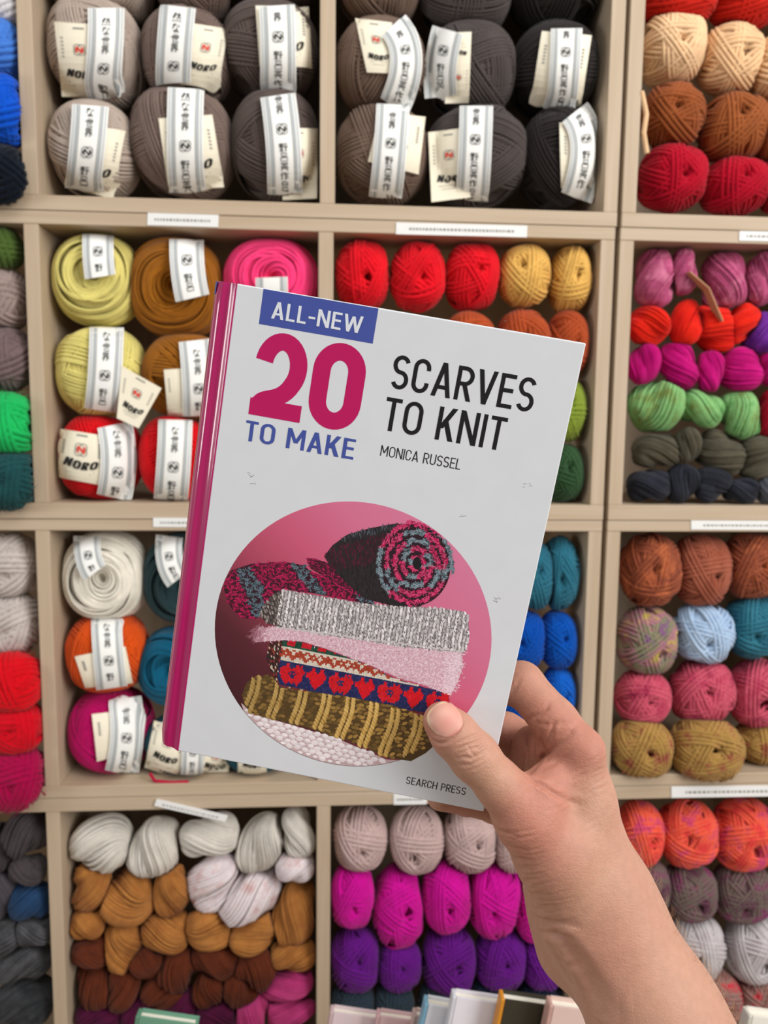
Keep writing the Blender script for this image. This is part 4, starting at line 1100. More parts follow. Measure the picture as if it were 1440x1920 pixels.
# white garter-stitch scarf at the bottom
wp = [(452, 1318), (480, 1340), (557, 1362), (640, 1388), (725, 1424), (775, 1428), (760, 1452), (640, 1452), (540, 1425), (470, 1375)]
def clip_disc(poly):
    o = []
    for p in poly:
        uv = on_cover(*p) - CC; d = np.linalg.norm(uv)
        o.append(uv*min(1, CRAD*.997/d) + CC)
    return np.array(o)
den = []
for a, b_ in zip(wp, wp[1:]+wp[:1]): den += [tuple(np.array(a)*(1-t) + np.array(b_)*t) for t in np.linspace(0, 1, 8, endpoint=False)]
uv = clip_disc(den); t = tessellate_polygon([[Vector((a, b_, 0)) for a, b_ in uv]])
pic.add(np.c_[uv, np.full(len(uv), .00004)], t=[tuple(x) for x in t], c=lc([(196, 170, 172)])[0])
C, I, J = grid(wp, .26, 14.5, 8.5, .06)
kites(C, .26 + np.where(I % 2 == 0, .25, -.12), 8.2, 4.6, np.array([(228, 214, 217)]) + prng.normal(0, 6, (len(C), 1)), .00006)
kites(C + [1, -1.2], .26, 5.5, 2.4, np.array([(242, 234, 238)]) + prng.normal(0, 4, (len(C), 1)), .00009)
# gold cabled scarf
gp = [(455, 1300), (462, 1280), (482, 1267), (523, 1268), (560, 1291), (640, 1303), (740, 1322), (793, 1343), (812, 1345), (830, 1375), (814, 1398), (798, 1412), (771, 1427), (725, 1421), (686, 1402), (640, 1384), (557, 1359), (473, 1338), (456, 1321)]
fill(gp, (84, 62, 34), .00010)
C, I, J = grid(gp, .22, 10.5, 7.5, .18)
gx = np.clip((C[:, 0]-455)/350, 0, 1)[:, None]
sh = prng.uniform(.55, 1.08, (len(C), 1))*(0.70+.36*gx**2)
kites(C, prng.uniform(-.5, .5, len(C)), 6.0, 3.0, np.array([(192, 148, 76)])*sh, .00012)
for k in range(9):
    u0 = 462 + k*44 + (k > 5)*-4
    for s in (0, 11):
        a = np.array([u0+s+14, 1262 + k*11.5 + s*.2]); b_ = np.array([u0+s-7, 1350 + k*10.5 + s*.2])
        pts = np.array([a*(1-t) + b_*t + [3*math.sin(t*5), 0] for t in np.linspace(0, 1, 15)])
        pts = pts[inside(np.array(gp), pts)]
        f = 0.80 + .2*min(1, k/5)
        kites(pts, 1.15, 6.4, 3.5, np.array([(206, 164, 88)])*f + prng.normal(0, 9, (len(pts), 1)), .00014)
        kites(pts + [-.8, -.6], 1.15, 4.4, 1.2, np.array([(226, 190, 118)])*f, .00017)
# fair isle band with hearts
fp = [(531, 1201), (567, 1204), (607, 1217), (680, 1243), (740, 1272), (800, 1290), (840, 1299), (842, 1314), (820, 1330), (795, 1341), (740, 1323), (640, 1304), (525, 1289), (521, 1268), (526, 1230)]
side = [(505, 1206), (531, 1201), (526, 1230), (521, 1268), (525, 1289), (508, 1262), (500, 1235)]
fill(side, (52, 30, 28), .00019)
C, I, J = grid(side, 1.3, 5, 4, .3); kites(C, 1.3, 3.2, 1.3, np.array([(150, 60, 54), (200, 180, 160), (50, 44, 50), (96, 30, 34)])[prng.integers(0, 4, len(C))], .00021)
fill(fp, (32, 38, 84), .00019)
HEART = ["..XX...XX..", ".XXXX.XXXX.", "XXXXXXXXXXX", "XXXXXXXXXXX", "XXXXXXXXXXX", ".XXXXXXXXX.", "..XXXXXXX..", "...XXXXX...", "....XXX....", ".....X....."]
FLOW = ["...XX....XX.XX..", ".XXXXX.XXXXXXXX.", "XXXXXXXXXXXXXXXX", "XXXXXX...XXXXXXX", "XXXXX.X.X.XXXXX.", "XXXXXX...XXXXXX.", ".XXXXXXXXXXXXXX.", "..XXXXXXXXXXXX..", "...XXX.XX.XXX...", "....X......X...."]
def fair(C):
    d = np.array([math.cos(SL), math.sin(SL)]); n = np.array([-d[1], d[0]])
    o = np.array([525, 1289.])
    s = (C-o) @ d; h = -((C-o) @ n)
    col = np.zeros((len(C), 3))
    for i in range(len(C)):
        S, H = s[i], h[i]
        if H < 5: c = [(122, 46, 34), (180, 150, 120)][int(prng.random() > .8)]
        elif H < 52:
            c = (36, 42, 92)
            r = int((44-H)/3.5); u = (S+6) % 93
            if 0 <= r < 10:
                if u < 48:
                    k = int(u/3.0)
                    if k < 16 and FLOW[r][k] == 'X': c = (214, 20, 34)
                else:
                    k = int((u-52)/3.3)
                    if 0 <= k < 11 and HEART[r][k] == 'X': c = (222, 16, 32)
        elif H < 78:
            c = (224, 212, 196)
            if 54 < H < 74:
                z = abs(((S*1.0) % 26) - 13)/13*14 + 57
                if abs(H-z) < 4.2 or abs(H-(131-z)) < 2.6: c = (176, 66, 42)
        else:
            c = (26, 76, 54)
            if 80 < H < 91 and (S+4) % 30 < 17: c = (206, 24, 40)
            if H > 93: c = (34, 40, 88)
        col[i] = c
    return col
C, I, J = grid(fp, SL, 3.1, 3.3, .03, 0)
cf_ = fair(C) + prng.normal(0, 7, (len(C), 1))
kites(C - [.75, 0], SL + 1.15, 2.5, 1.0, cf_, .00021); kites(C + [.75, 0], SL + 1.95, 2.5, 1.0, cf_*.93, .00021)
# pink mohair
pp_ = [(484, 1178), (520, 1174), (600, 1188), (690, 1200), (790, 1214), (866, 1222), (868, 1250), (858, 1280), (845, 1303), (826, 1297), (800, 1286), (740, 1268), (680, 1241), (607, 1215), (567, 1203), (533, 1200), (478, 1204)]
fill(pp_, (212, 168, 182), .00024)
C, I, J = grid(pp_, SL, 5, 4.2, .35)
kites(C, prng.uniform(0, 3.14, len(C)), 3.6, .75, np.array([(228, 194, 206)]) + prng.normal(0, 8, (len(C), 1)), .00026)
kites(C + prng.normal(0, 2, C.shape), prng.uniform(0, 3.14, len(C)), 3.0, .5, np.array([(240, 216, 226)]), .00028)
k = prng.random(len(C)) < .22
kites(C[k], prng.uniform(0, 3.14, k.sum()), 2.6, 1.4, np.array([(196, 142, 160)]), .00026)
en = np.array([(855 + prng.normal(0, 9), 1232 + prng.uniform(-10, 66)) for i in range(420)]); en[:, 0] -= (en[:, 1]-1230)*.2
kites(en, prng.uniform(-.6, 1.2, len(en)), 3.4, .5, np.array([(236, 212, 224)]) + prng.normal(0, 8, (len(en), 1)), .00029)
en = np.array([(484 + prng.normal(0, 7), 1190 + prng.normal(0, 8)) for i in range(120)])
kites(en, prng.uniform(1.5, 3.4, len(en)), 7, .35, np.array([(170, 112, 128)]), .00029)
# grey ribbed scarf
fill([(484, 1150), (497, 1128), (512, 1112), (531, 1106), (528, 1176), (500, 1168)], (66, 56, 54), .00030)
C, I, J = grid([(486, 1150), (497, 1128), (512, 1112), (531, 1106), (528, 1176), (500, 1168)], 1.2, 6, 5, .3)
kites(C, 1.3, 4, 1.6, np.array([(168, 156, 150)])*prng.uniform(.5, 1.05, (len(C), 1)), .00032)
gr = [(529, 1104), (600, 1118), (690, 1132), (830, 1141), (866, 1146), (877, 1152), (880, 1190), (876, 1214), (869, 1224), (754, 1212), (690, 1202), (600, 1189), (521, 1174), (521, 1140)]
fill(gr, (128, 120, 122), .00030)
C, I, J = grid(gr, .17, 6.6, 4.2, .12, 0)
lv = np.where(I % 2 == 0, 1.0, .86)[:, None]*prng.uniform(.84, 1.10, (len(C), 1))
kites(C, .17 + np.where(I % 2 == 0, 1.05, 2.0), 4.2, 2.1, np.array([(226, 220, 221)])*lv, .00032)
k = prng.random(len(C)) < .34
kites(C[k] + prng.normal(0, 1.3, (k.sum(), 2)), prng.uniform(.6, 2.5, k.sum()), 2.7, .8, np.array([(92, 86, 90)]), .00034)
ed = np.array([(521 + t*348, 1176 + t*46 + 1.5*math.sin(t*150)) for t in np.linspace(0, 1, 62)])
kites(ed, .3, 4, 1.7, np.array([(206, 198, 198)]), .00034)
# magenta and slate openwork scarf: flap at the left
fl = [(420, 1103), (424, 1085), (435, 1069), (472, 1057), (536, 1054), (570, 1060), (584, 1073), (652, 1095), (700, 1118), (700, 1134), (660, 1126), (587, 1112), (531, 1104), (512, 1114), (497, 1128), (486, 1150), (480, 1160), (454, 1159), (436, 1142), (428, 1130)]
fill(fl, (54, 18, 34), .00036)
C, I, J = grid(fl, .15, 6, 5, .35)
def slate(P):
    s = (np.abs(P[:, 0]-P[:, 1]*.35-85) < 15) | (np.abs(P[:, 0]-570 + (P[:, 1]-1075)*-.7) < 14) | (np.hypot(P[:, 0]-478, P[:, 1]-1104) < 18) | (P[:, 0] > 668)
    return np.where(s[:, None], np.array([(86, 104, 116)]), np.array([(164, 22, 76)]))
kites(C, prng.uniform(-.5, .9, len(C)), 4.6, 1.9, slate(C)*prng.uniform(.5, 1.05, (len(C), 1)), .00038)
kites(C + prng.normal(0, 2, C.shape), prng.uniform(-1, 2, len(C)), 4.2, .5, slate(C)*1.25, .00040)
f2 = [(575, 1047), (590, 1047), (622, 1059), (662, 1090), (690, 1112), (680, 1120), (634, 1096), (583, 1066)]
fill(f2, (58, 18, 36), .00042); C, I, J = grid(f2, .6, 5, 4, .35)
kites(C, prng.uniform(0, 1.4, len(C)), 4.2, 1.2, np.array([(158, 24, 76)])*prng.uniform(.5, 1.15, (len(C), 1)), .00044)
# rolled end with its spiral
rb_ = [(608, 1043), (624, 1022), (652, 1002), (695, 990), (744, 981), (790, 990), (790, 1137), (740, 1136), (684, 1123), (650, 1093), (620, 1062)]
fill(rb_, (40, 34, 38), .00046)
C, I, J = grid(rb_, .25, 6, 4.5, .3)
d_ = (C[:, 1]-985) + (C[:, 0]-700)*.25
rc_ = np.where((d_ < 16)[:, None], (74, 80, 88), np.where(((d_ > 22) & (d_ < 70))[:, None], (84, 22, 44), (44, 38, 42)))
kites(C, prng.uniform(1.2, 1.9, len(C)), 4.4, 1.1, rc_*prng.uniform(.6, 1.15, (len(C), 1)), .00048)
ecx, ecy = 776., 1059.
th = np.linspace(0, 2*PI, 60, endpoint=False); fill([(ecx + 69*math.cos(a), ecy + 77*math.sin(a)) for a in th], (44, 22, 34), .00050)
for n_, rad_ in enumerate(np.linspace(9, 66, 5)):
    for rep in range(3):
        N_ = int(rad_*1.5)+6; a = np.linspace(0, 2*PI, N_) + prng.uniform(0, .2, N_)
        r0 = rad_ + (a/(2*PI))*12 - 5 + prng.normal(0, 2.2, N_)
        P = np.stack([ecx + 4*(1-rad_/66) + r0*.98*np.cos(a), ecy + r0*1.1*np.sin(a)], 1)
        sl = np.sin(a*(2 + n_ % 2) + n_*1.9 + .6) > .35
        col = np.where(sl[:, None], (94, 112, 122), (176, 24, 80))*prng.uniform(.6, 1.15, (N_, 1))
        kites(P, a + PI/2 + prng.normal(0, .5, N_), 4.6, 2.2, col, .00052 + rep*2e-5)
        kites(P + prng.normal(0, 2, P.shape), a + PI/2 + prng.normal(0, .9, N_), 4, .45, np.where(sl[:, None], (150, 168, 178), (226, 84, 132)), .00058)
th = np.linspace(0, 2*PI, 20, endpoint=False); fill([(782 + 8*math.cos(a), 1056 + 12*math.sin(a)) for a in th], (24, 22, 26), .00061)
pic.v = [v*np.array([1, 1, .22]) for v in pic.v]
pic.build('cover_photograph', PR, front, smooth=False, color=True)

# ------------------------------------------------------------------ books standing on the table in front of the shelf
TZ = 0.60
m = MB(); m.box((-.75, .50, TZ-.03), (.75, .785, TZ)); tb = m.build('table_top', WOODX, smooth=False)
tbl = empty('display_table', (0, .64, 0)); tag(tbl, 'low wooden display table in front of the shelves carrying the upright books', 'table')
tb.parent = tbl; tb.location = (0, -.64, 0)
for sx in (-.72, .69):
    for y in (.52, .73):
        m = MB(); m.box((sx, y-.64, 0.0), (sx+.03, y+.03-.64, TZ-.0302)); m.build('leg', WOODZ, tbl, smooth=False)
def stand_book(px, py, d, roll, wd, th, col, spine_col, label, mark=None, yaw=3):
    """book standing face out, its top left corner at a pixel and distance"""
    c = at_plane(px, py, d)
    r = empty('book', (0, 0, 0)); tag(r, label, 'book', 'books on the table in front of the shelf')
    a = math.radians(roll); w = math.radians(yaw)
    h = (c[2]-TZ - (wd*math.sin(a) if False else 0))/math.cos(a)
    R3 = Matrix.Rotation(-w, 4, 'Z') @ Matrix.Rotation(a, 4, 'Y')
    h = h - wd*math.tan(a)*0 - 0.0
    hh = h - wd*math.sin(a)/math.cos(a)
    tl = R3 @ Vector((0, 0, hh))
    r.matrix_world = Matrix.Translation(Vector(c) - tl) @ R3
    cm = plain('cover_%d_%d_%d' % col, col, .4, .4); sm = plain('cover_%d_%d_%d' % spine_col, spine_col, .4, .4)
    m = MB(); m.box((.004, 0, 0), (wd, .0022, hh)); m.build('front_cover', cm, r, smooth=False)
    m = MB(); m.box((.004, th-.0022, 0), (wd, th, hh)); m.build('back_cover', cm, r, smooth=False)
    m = MB(); m.box((0, 0, 0), (.0039, th, hh)); bevel(m.build('spine', sm, r, smooth=False), .0012)
    m = MB(); m.box((.0041, .0023, .003), (wd-.003, th-.0023, hh-.003)); m.build('page_block', PAGES, r, smooth=False)
    if mark:
        m = MB(); rg = random.Random(8)
        x = .03
        for k in range(9):                      # the dark slanted print near the top of this cover
            v, q = ribbon([(x, hh-.031), (x+.0016, hh-.0265), (x+.003, hh-.031), (x+.0042, hh-.0272)], .0011)
            m.add(np.c_[v[:, 0], np.full(len(v), -.0003-.00002*(k % 3)), v[:, 1]], q); x += .0048
        m.build('cover_print', INK, r, smooth=False)
    return r
stand_book(619, 1898, .745, 9, .085, .012, (216, 196, 200), (196, 170, 172), 'pale pink book, first from the left below the slate navy balls')
stand_book(707, 1905, .725, 9, .085, .012, (210, 176, 178), (200, 160, 164), 'rosy pink book just right of the pale pink one')
stand_book(775, 1904, .705, 9, .06, .012, (206, 180, 176), (186, 160, 156), 'beige pink book sliver left of the light blue spine')
stand_book(797, 1883, .685, 11, .085, .014, (220, 222, 230), (120, 170, 196), 'white book with a light blue spine')
stand_book(849, 1869, .665, 9, .085, .012, (222, 218, 226), (206, 206, 214), 'white book with dark print, standing tallest in front of the shelf', mark=True)
stand_book(940, 1874, .645, 9, .078, .014, (52, 48, 38), (206, 136, 40), 'dark book with an orange spine')
stand_book(1031, 1886, .625, 9, .085, .014, (214, 186, 176), (190, 150, 140), 'salmon pink book left of the forearm')
stand_book(1405, 1905, .645, 9, .085, .014, (226, 222, 212), (200, 196, 186), 'cream white book in the bottom right corner')
stand_book(254, 1906, .70, 9, .06, .012, (104, 152, 128), (90, 136, 112), 'sage green book below the plum skeins')
# ------------------------------------------------------------------ the hand (one continuous skin), modelled as a smooth distance field
def J(px, py, d): return np.array([(px-720)/F*d, (py-960)/F*d, d])       # camera frame, metres
def rcone(P, a, b_, ra, rb, fl=None, fk=1.0):
    ba = b_-a; t = np.clip(((P-a) @ ba)/(ba @ ba), 0, 1)
    q = P - a - t[:, None]*ba
    if fl is not None: q = q + np.outer((q @ fl)*(1/fk-1), fl)
    return (np.linalg.norm(q, axis=1) - (ra + t*(rb-ra)))*(fk if fl is not None else 1)
def smin(a, b_, k):
    h = np.clip(0.5 + 0.5*(b_-a)/k, 0, 1); return b_*(1-h) + a*h - k*h*(1-h)
def chain(P, js, k=0.003, fl=None, fk=1.0):
    d = None
    for (a, ra), (b_, rb) in zip(js[:-1], js[1:]):
        x = rcone(P, a, b_, ra, rb, fl, fk); d = x if d is None else smin(d, x, k)
    return d
BN = B_N
THUMB = [(J(1092,1690,.335), .0200), (J(1040,1598,.326), .0172), (J(988,1532,.3195), .0134), (J(938,1473,.3160), .0094), (J(889,1418,.3142), .0096), (J(851,1377,.3140), .0090), (J(829,1352,.3142), .0078)]
INDEX = [(J(1085,1410,.331), .0103), (J(1040,1352,.337), .0098), (J(978,1282,.3435), .0095), (J(915,1283,.346), .0086), (J(860,1290,.3435), .0080), (J(815,1300,.342), .0070)]
MIDDLE = [(J(1052,1442,.352), .0105), (J(1000,1404,.364), .0100), (J(948,1374,.373), .0094), (J(870,1372,.360), .0086), (J(815,1385,.3445), .0074)]
RING = [(J(1032,1482,.372), .0100), (J(980,1460,.384), .0096), (J(930,1440,.392), .0090), (J(860,1440,.374), .0082), (J(805,1450,.351), .0070)]
PINKY = [(J(1018,1535,.388), .0095), (J(968,1526,.396), .0088), (J(925,1512,.400), .0080), (J(872,1500,.384), .0072), (J(826,1494,.3505), .0062)]
def sdf(P):
    th = chain(P, THUMB, .004)
    ix = chain(P, INDEX, .003); mi = chain(P, MIDDLE, .003); ri = chain(P, RING, .003); pk = chain(P, PINKY, .003)
    W1 = J(1112,1690,.338)
    pal = rcone(P, J(1120,1700,.338), J(1092,1500,.333), .0228, .0132)
    pal = smin(pal, rcone(P, J(1092,1500,.333), INDEX[0][0], .0132, .0103), .006)
    pal = smin(pal, rcone(P, J(1112,1700,.350), J(1056,1446,.353), .021, .0118), .006)
    pal = smin(pal, rcone(P, J(1098,1705,.360), J(1036,1484,.373), .0195, .0112), .006)
    pal = smin(pal, rcone(P, J(1082,1720,.366), J(1020,1537,.389), .0170, .0105), .006)
    pal = smin(pal, rcone(P, J(1046,1660,.370), J(1076,1772,.360), .0165, .0178), .008)
    arm = rcone(P, J(1118,1700,.339), J(1228,1900,.326), .0262, .0255)
    arm = smin(arm, rcone(P, J(1105,1705,.356), J(1215,1905,.345), .0225, .0235), .010)
    arm = smin(arm, rcone(P, J(1228,1900,.328), J(1470,2330,.300), .0256, .0335), .012)
    arm = smin(arm, rcone(P, J(1215,1905,.345), J(1470,2330,.315), .0235, .0335), .012)
    pal = smin(pal, arm, .012)
    web = rcone(P, J(1072,1430,.3325), J(1008,1497,.3215), .0085, .0105)
    web = smin(web, rcone(P, J(1060,1560,.330), J(1080,1470,.333), .0170, .0110), .008)
    h = smin(smin(pal, web, .005), th, .0055)
    f = np.minimum(np.minimum(mi, ri), pk)
    f = smin(f, ix, .0012)
    h = smin(h, f, .0035)
    pad = np.minimum(rcone(P, J(1034,1372,.3395), J(1016,1436,.346), .0082, .0085), rcone(P, J(998,1398,.352), J(984,1456,.357), .0090, .0090))
    return smin(h, pad, .0012)
def grad(P, e=2e-4):
    g = np.stack([sdf(P + e*np.eye(3)[i]) - sdf(P - e*np.eye(3)[i]) for i in range(3)], 1)
    return g/np.maximum(np.linalg.norm(g, axis=1, keepdims=True), 1e-9)
H_ = 0.00056; NB = 8
lo = np.array([0.012, 0.058, 0.276]); hi = np.array([0.196, 0.330, 0.420])
nb = np.ceil((hi-lo)/(H_*NB)).astype(int)
bi = np.stack(np.meshgrid(*[np.arange(n) for n in nb], indexing='ij'), -1).reshape(-1, 3)
bc = lo + (bi+0.5)*H_*NB
dc = sdf(bc)
shape = nb*NB + 1
Fd = np.full(shape, 1.0, np.float32)
act = np.abs(dc) < H_*NB*1.2
for i, d in zip(bi[~act & (dc < 0)], dc[~act & (dc < 0)]):
    Fd[i[0]*NB:i[0]*NB+NB, i[1]*NB:i[1]*NB+NB, i[2]*NB:i[2]*NB+NB] = -1.0
o8 = np.stack(np.meshgrid(*[np.arange(NB)]*3, indexing='ij'), -1).reshape(-1, 3)
ai = bi[act]
for s in range(0, len(ai), 400):
    ii = (ai[s:s+400][:, None, :]*NB + o8[None]).reshape(-1, 3)
    Fd[ii[:, 0], ii[:, 1], ii[:, 2]] = sdf(lo + ii*H_)
# surface nets
sg = Fd < 0
c8 = [sg[x:x+shape[0]-1, y:y+shape[1]-1, z:z+shape[2]-1] for x in (0, 1) for y in (0, 1) for z in (0, 1)]
cnt = sum(c.astype(np.int8) for c in c8); cells = (cnt > 0) & (cnt < 8)
ci = np.argwhere(cells); vid = np.full(cells.shape, -1, np.int64); vid[cells] = np.arange(len(ci))
HV = lo + (ci + 0.5)*H_
for it in range(3):
    d = sdf(HV); HV = HV - grad(HV)*np.clip(d, -H_, H_)[:, None]
quads = []
for ax in range(3):
    sl0 = [slice(1, -1)]*3; sl1 = [slice(1, -1)]*3
    sl0[ax] = slice(0, -1); sl1[ax] = slice(1, None)
    a = sg[tuple(sl0)]; b_ = sg[tuple(sl1)]
    e = np.argwhere(a != b_); flip = a[a != b_]
    off = np.ones(3, int); off[ax] = 0
    e = e + off                                   # grid vertex index of the edge start
    u, v = [(1, 2), (2, 0), (0, 1)][ax]
    du = np.zeros(3, int); du[u] = 1; dv = np.zeros(3, int); dv[v] = 1
    def g3(k): return vid[k[:, 0], k[:, 1], k[:, 2]]
    q = np.stack([g3(e-du-dv), g3(e-dv), g3(e), g3(e-du)], 1)
    q[~flip] = q[~flip][:, ::-1]
    quads.append(q)
quads = np.concatenate(quads)
HN = grad(HV)
rel = HV - B_O; bu, bv, bwn = rel @ B_U, rel @ B_V, rel @ B_N       # skin pressed flat where it touches the covers
k = (bu > -.010) & (bu < bx_+.0022) & (bv > -.0022) & (bv < bh_+.001)
k1 = k & (bwn < .0003) & (bwn > -.0066); k2 = k & (bwn <= -.0066) & (bwn > -.0138)
HV[k1] += np.outer(.0003-bwn[k1], B_N); HV[k2] += np.outer(-.0138-bwn[k2], B_N)
def hit(px, py, d0=.285, d1=.42):
    """first point of the skin along pixel rays"""
    px = np.atleast_1d(np.asarray(px, float)); py = np.atleast_1d(np.asarray(py, float))
    dr = np.stack([(px-720)/F, (py-960)/F, np.ones(len(px))], 1); t = np.full(len(px), d0)
    for i in range(60):
        s = sdf(dr*t[:, None]); t = np.minimum(t + s*0.8, d1)
    return dr*t[:, None], t < d1-1e-3
def crease(pts, depth, width):
    """skin fold along a line: groove with a soft swell on both sides"""
    global HV
    P = np.array(pts, float); n = max(8, int(np.linalg.norm(np.diff(P, axis=0), axis=1).sum()/3))
    t = np.linspace(0, len(P)-1, n); i = np.minimum(t.astype(int), len(P)-2); f = (t-i)[:, None]
    L = P[i]*(1-f) + P[i+1]*f
    S, ok = hit(L[:, 0], L[:, 1]); S = S[ok]
    if len(S) < 3: return
    w = np.sin(np.linspace(.12, PI-.12, len(S)))**.6
    near = np.where(((HV > S.min(0)-.005) & (HV < S.max(0)+.005)).all(1))[0]
    D = np.linalg.norm(HV[near][:, None] - S[None], axis=2); k = D.argmin(1); d = D[np.arange(len(near)), k]
    g = -np.exp(-(d/width)**2) + .38*np.exp(-((d-2.1*width)/(1.1*width))**2)
    HV[near] += HN[near]*(g*depth*w[k])[:, None]
CREASES = [
 # thumb knuckle
 ([(860,1392),(874,1386),(892,1378),(906,1376)], .0005, .0006), ([(856,1404),(868,1398),(884,1394),(900,1388),(912,1386)], .00055, .0006),
 ([(866,1412),(880,1402),(896,1402),(908,1394),(916,1396)], .0006, .0006), ([(856,1422),(870,1418),(884,1422),(902,1412),(914,1402)], .0006, .0006),
 ([(862,1434),(880,1434),(900,1424),(916,1408)], .0005, .0007), ([(872,1444),(890,1440),(908,1430)], .0003, .0007), ([(876,1398),(884,1410),(892,1420)], .0003, .0006),
 # fold at the nail
 ([(806,1384),(818,1392),(832,1392),(846,1384),(858,1372),(866,1358)], .0003, .0008),
 # index finger folds
 ([(985,1354),(997,1344),(1012,1340),(1024,1330),(1030,1318)], .0006, .0009), ([(1000,1350),(1012,1356),(1030,1360),(1052,1352)], .0003, .0009), ([(958,1300),(968,1288),(976,1272)], .0003, .0009),
 ([(1012,1362),(1016,1388),(1026,1412)], .0006, .0010), ([(1034,1396),(1050,1380),(1068,1372),(1082,1356)], .0004, .0010), ([(988,1362),(990,1400),(988,1440)], .0006, .0010), ([(1040,1374),(1036,1390),(1026,1402)], .0004, .0009),
 # web and palm lines
 ([(984,1455),(1000,1464),(1022,1476),(1040,1488),(1058,1499)], .0012, .0012), ([(988,1454),(1008,1434),(1028,1412),(1048,1394),(1072,1376)], .0010, .0012), ([(1018,1474),(1034,1470),(1050,1474)], .0005, .0010), ([(1060,1500),(1076,1506),(1092,1508)], .0005, .0013),
 ([(1020,1440),(1042,1430),(1066,1416)], .0003, .0012),
 # thumb root and wrist
 ([(926,1546),(934,1556),(948,1562),(966,1564)], .0006, .0010), ([(930,1574),(944,1584),(962,1590),(984,1594)], .0007, .0012), ([(936,1592),(952,1604),(974,1610),(996,1612)], .0004, .0010),
 ([(948,1626),(966,1630),(990,1628)], .0003, .0010), ([(958,1654),(980,1654),(1004,1648)], .0003, .0011), ([(972,1676),(996,1678),(1026,1674)], .0003, .0011),
 ([(984,1700),(1010,1704),(1040,1700)], .0004, .0011), ([(990,1716),(1014,1726),(1044,1732),(1074,1730)], .0010, .0016), ([(1004,1744),(1030,1752),(1060,1758)], .0007, .0014), ([(1040,1796),(1060,1806),(1084,1812)], .0004, .0014)]
# long hollows between tendons on the inner side of the wrist, the rim of the nail and fine skin lines at the thumb root
CREASES += [([(998,1720),(1030,1742),(1058,1764),(1080,1796),(1104,1840),(1130,1896)], .0016, .0030), ([(1080,1772),(1102,1808),(1128,1850),(1160,1910)], .0008, .0032), ([(1030,1760),(1050,1800),(1075,1846)], .0006, .0030),
 ([(800,1362),(803,1376),(812,1388),(824,1394),(838,1392),(850,1382),(860,1370),(867,1354),(864,1340),(854,1328)], .00045, .0006),
 ([(1040,1352),(1036,1366),(1030,1384),(1022,1402)], .0006, .0008), ([(1008,1348),(1004,1372),(1000,1400),(1004,1430)], .0005, .0009), ([(1048,1362),(1058,1356),(1070,1352)], .0004, .0008)]
lr = random.Random(21)
for k_ in range(26):
    y0 = 1556 + k_*7.4 + lr.uniform(-3, 3); x0 = 926 + max(0, y0-1556)*.36 + lr.uniform(0, 34); L0 = lr.uniform(26, 78)
    CREASES.append(([(x0, y0), (x0+L0*.35, y0+L0*.10), (x0+L0*.7, y0+L0*.06+lr.uniform(-2, 2)), (x0+L0, y0-L0*.03)], lr.uniform(.00014, .0003), .0006))
for k_ in range(22):
    x0 = lr.uniform(1000, 1120); y0 = lr.uniform(1420, 1560) + (x0-1000)*.1; L0 = lr.uniform(18, 40)
    CREASES.append(([(x0, y0), (x0+L0*.5, y0-L0*.20), (x0+L0, y0-L0*.52)], lr.uniform(.00010, .0002), .0006))
for c_ in CREASES: crease(*c_)
# tendon and bones showing softly under the skin
def swell(px, py, r, h):
    S, ok = hit(px, py); d = np.linalg.norm(HV-S[0], axis=1); HV[:] += HN*(h*np.exp(-(d/r)**2))[:, None]
swell(1112, 1398, .009, .0012); swell(1160, 1640, .012, .0008); swell(880, 1404, .007, .0005)
# skin tone: base plus the natural reddening over knuckles, finger pads and palm
base_c = np.array([(183, 136, 115)], float); red_c = np.array([(180, 119, 101)], float); pale_c = np.array([(192, 153, 126)], float)
zone = np.zeros(len(HV)); pale = np.zeros(len(HV))
def blob(px, py, r, k, arr):
    S, ok = hit(px, py)
    if ok[0]: arr += k*np.exp(-(np.linalg.norm(HV-S[0], axis=1)/r)**2)
for px, py, r, k in ((1000, 1345, .012, .9), (1060, 1370, .012, .8), (1118, 1392, .010, .9), (1040, 1440, .016, .6), (995, 1380, .012, .9), (960, 1380, .014, .9), (1030, 1490, .012, .8), (1000, 1560, .020, .55), (960, 1560, .012, .4), (1050, 1620, .02, .35), (1130, 1760, .02, .3), (810, 1372, .008, .8), (860, 1490, .008, .4), (1190, 1850, .02, .2), (870, 1520, .02, 1.0), (985, 1260, .010, .4)):
    blob(px, py, r, k, zone)
for px, py, r, k in ((1100, 1520, .012, .6), (920, 1460, .009, .5), (1000, 1330, .006, .2), (1120, 1640, .012, .4), (1090, 1700, .014, .4), (1250, 1860, .02, .4)): blob(px, py, r, k, pale)
zone = np.clip(zone*.8, 0, .85)[:, None]; pale = np.clip(pale, 0, .8)[:, None]*(1-zone)
HC = lc((base_c*(1-zone) + red_c*zone)*(1-pale) + pale_c*pale)
skin = bpy.data.materials.new('skin'); skin.use_nodes = True
nt = skin.node_tree; bs = nt.nodes['Principled BSDF']; N = nt.nodes.new; L = nt.links.new
vc = N('ShaderNodeVertexColor'); vc.layer_name = 'tint'; tc = N('ShaderNodeTexCoord')
n1 = N('ShaderNodeTexNoise'); n1.inputs['Scale'].default_value = 260; n1.inputs['Detail'].default_value = 5; n1.inputs['Roughness'].default_value = .65
L(tc.outputs['Object'], n1.inputs['Vector'])
hs = N('ShaderNodeHueSaturation'); mr = N('ShaderNodeMapRange'); mr.inputs[1].default_value = .3; mr.inputs[2].default_value = .7; mr.inputs[3].default_value = .93; mr.inputs[4].default_value = 1.06
L(n1.outputs['Fac'], mr.inputs[0]); L(mr.outputs[0], hs.inputs['Value']); L(vc.outputs['Color'], hs.inputs['Color']); L(hs.outputs[0], bs.inputs['Base Color'])
bs.inputs['Roughness'].default_value = .52; bs.inputs['Specular IOR Level'].default_value = .32
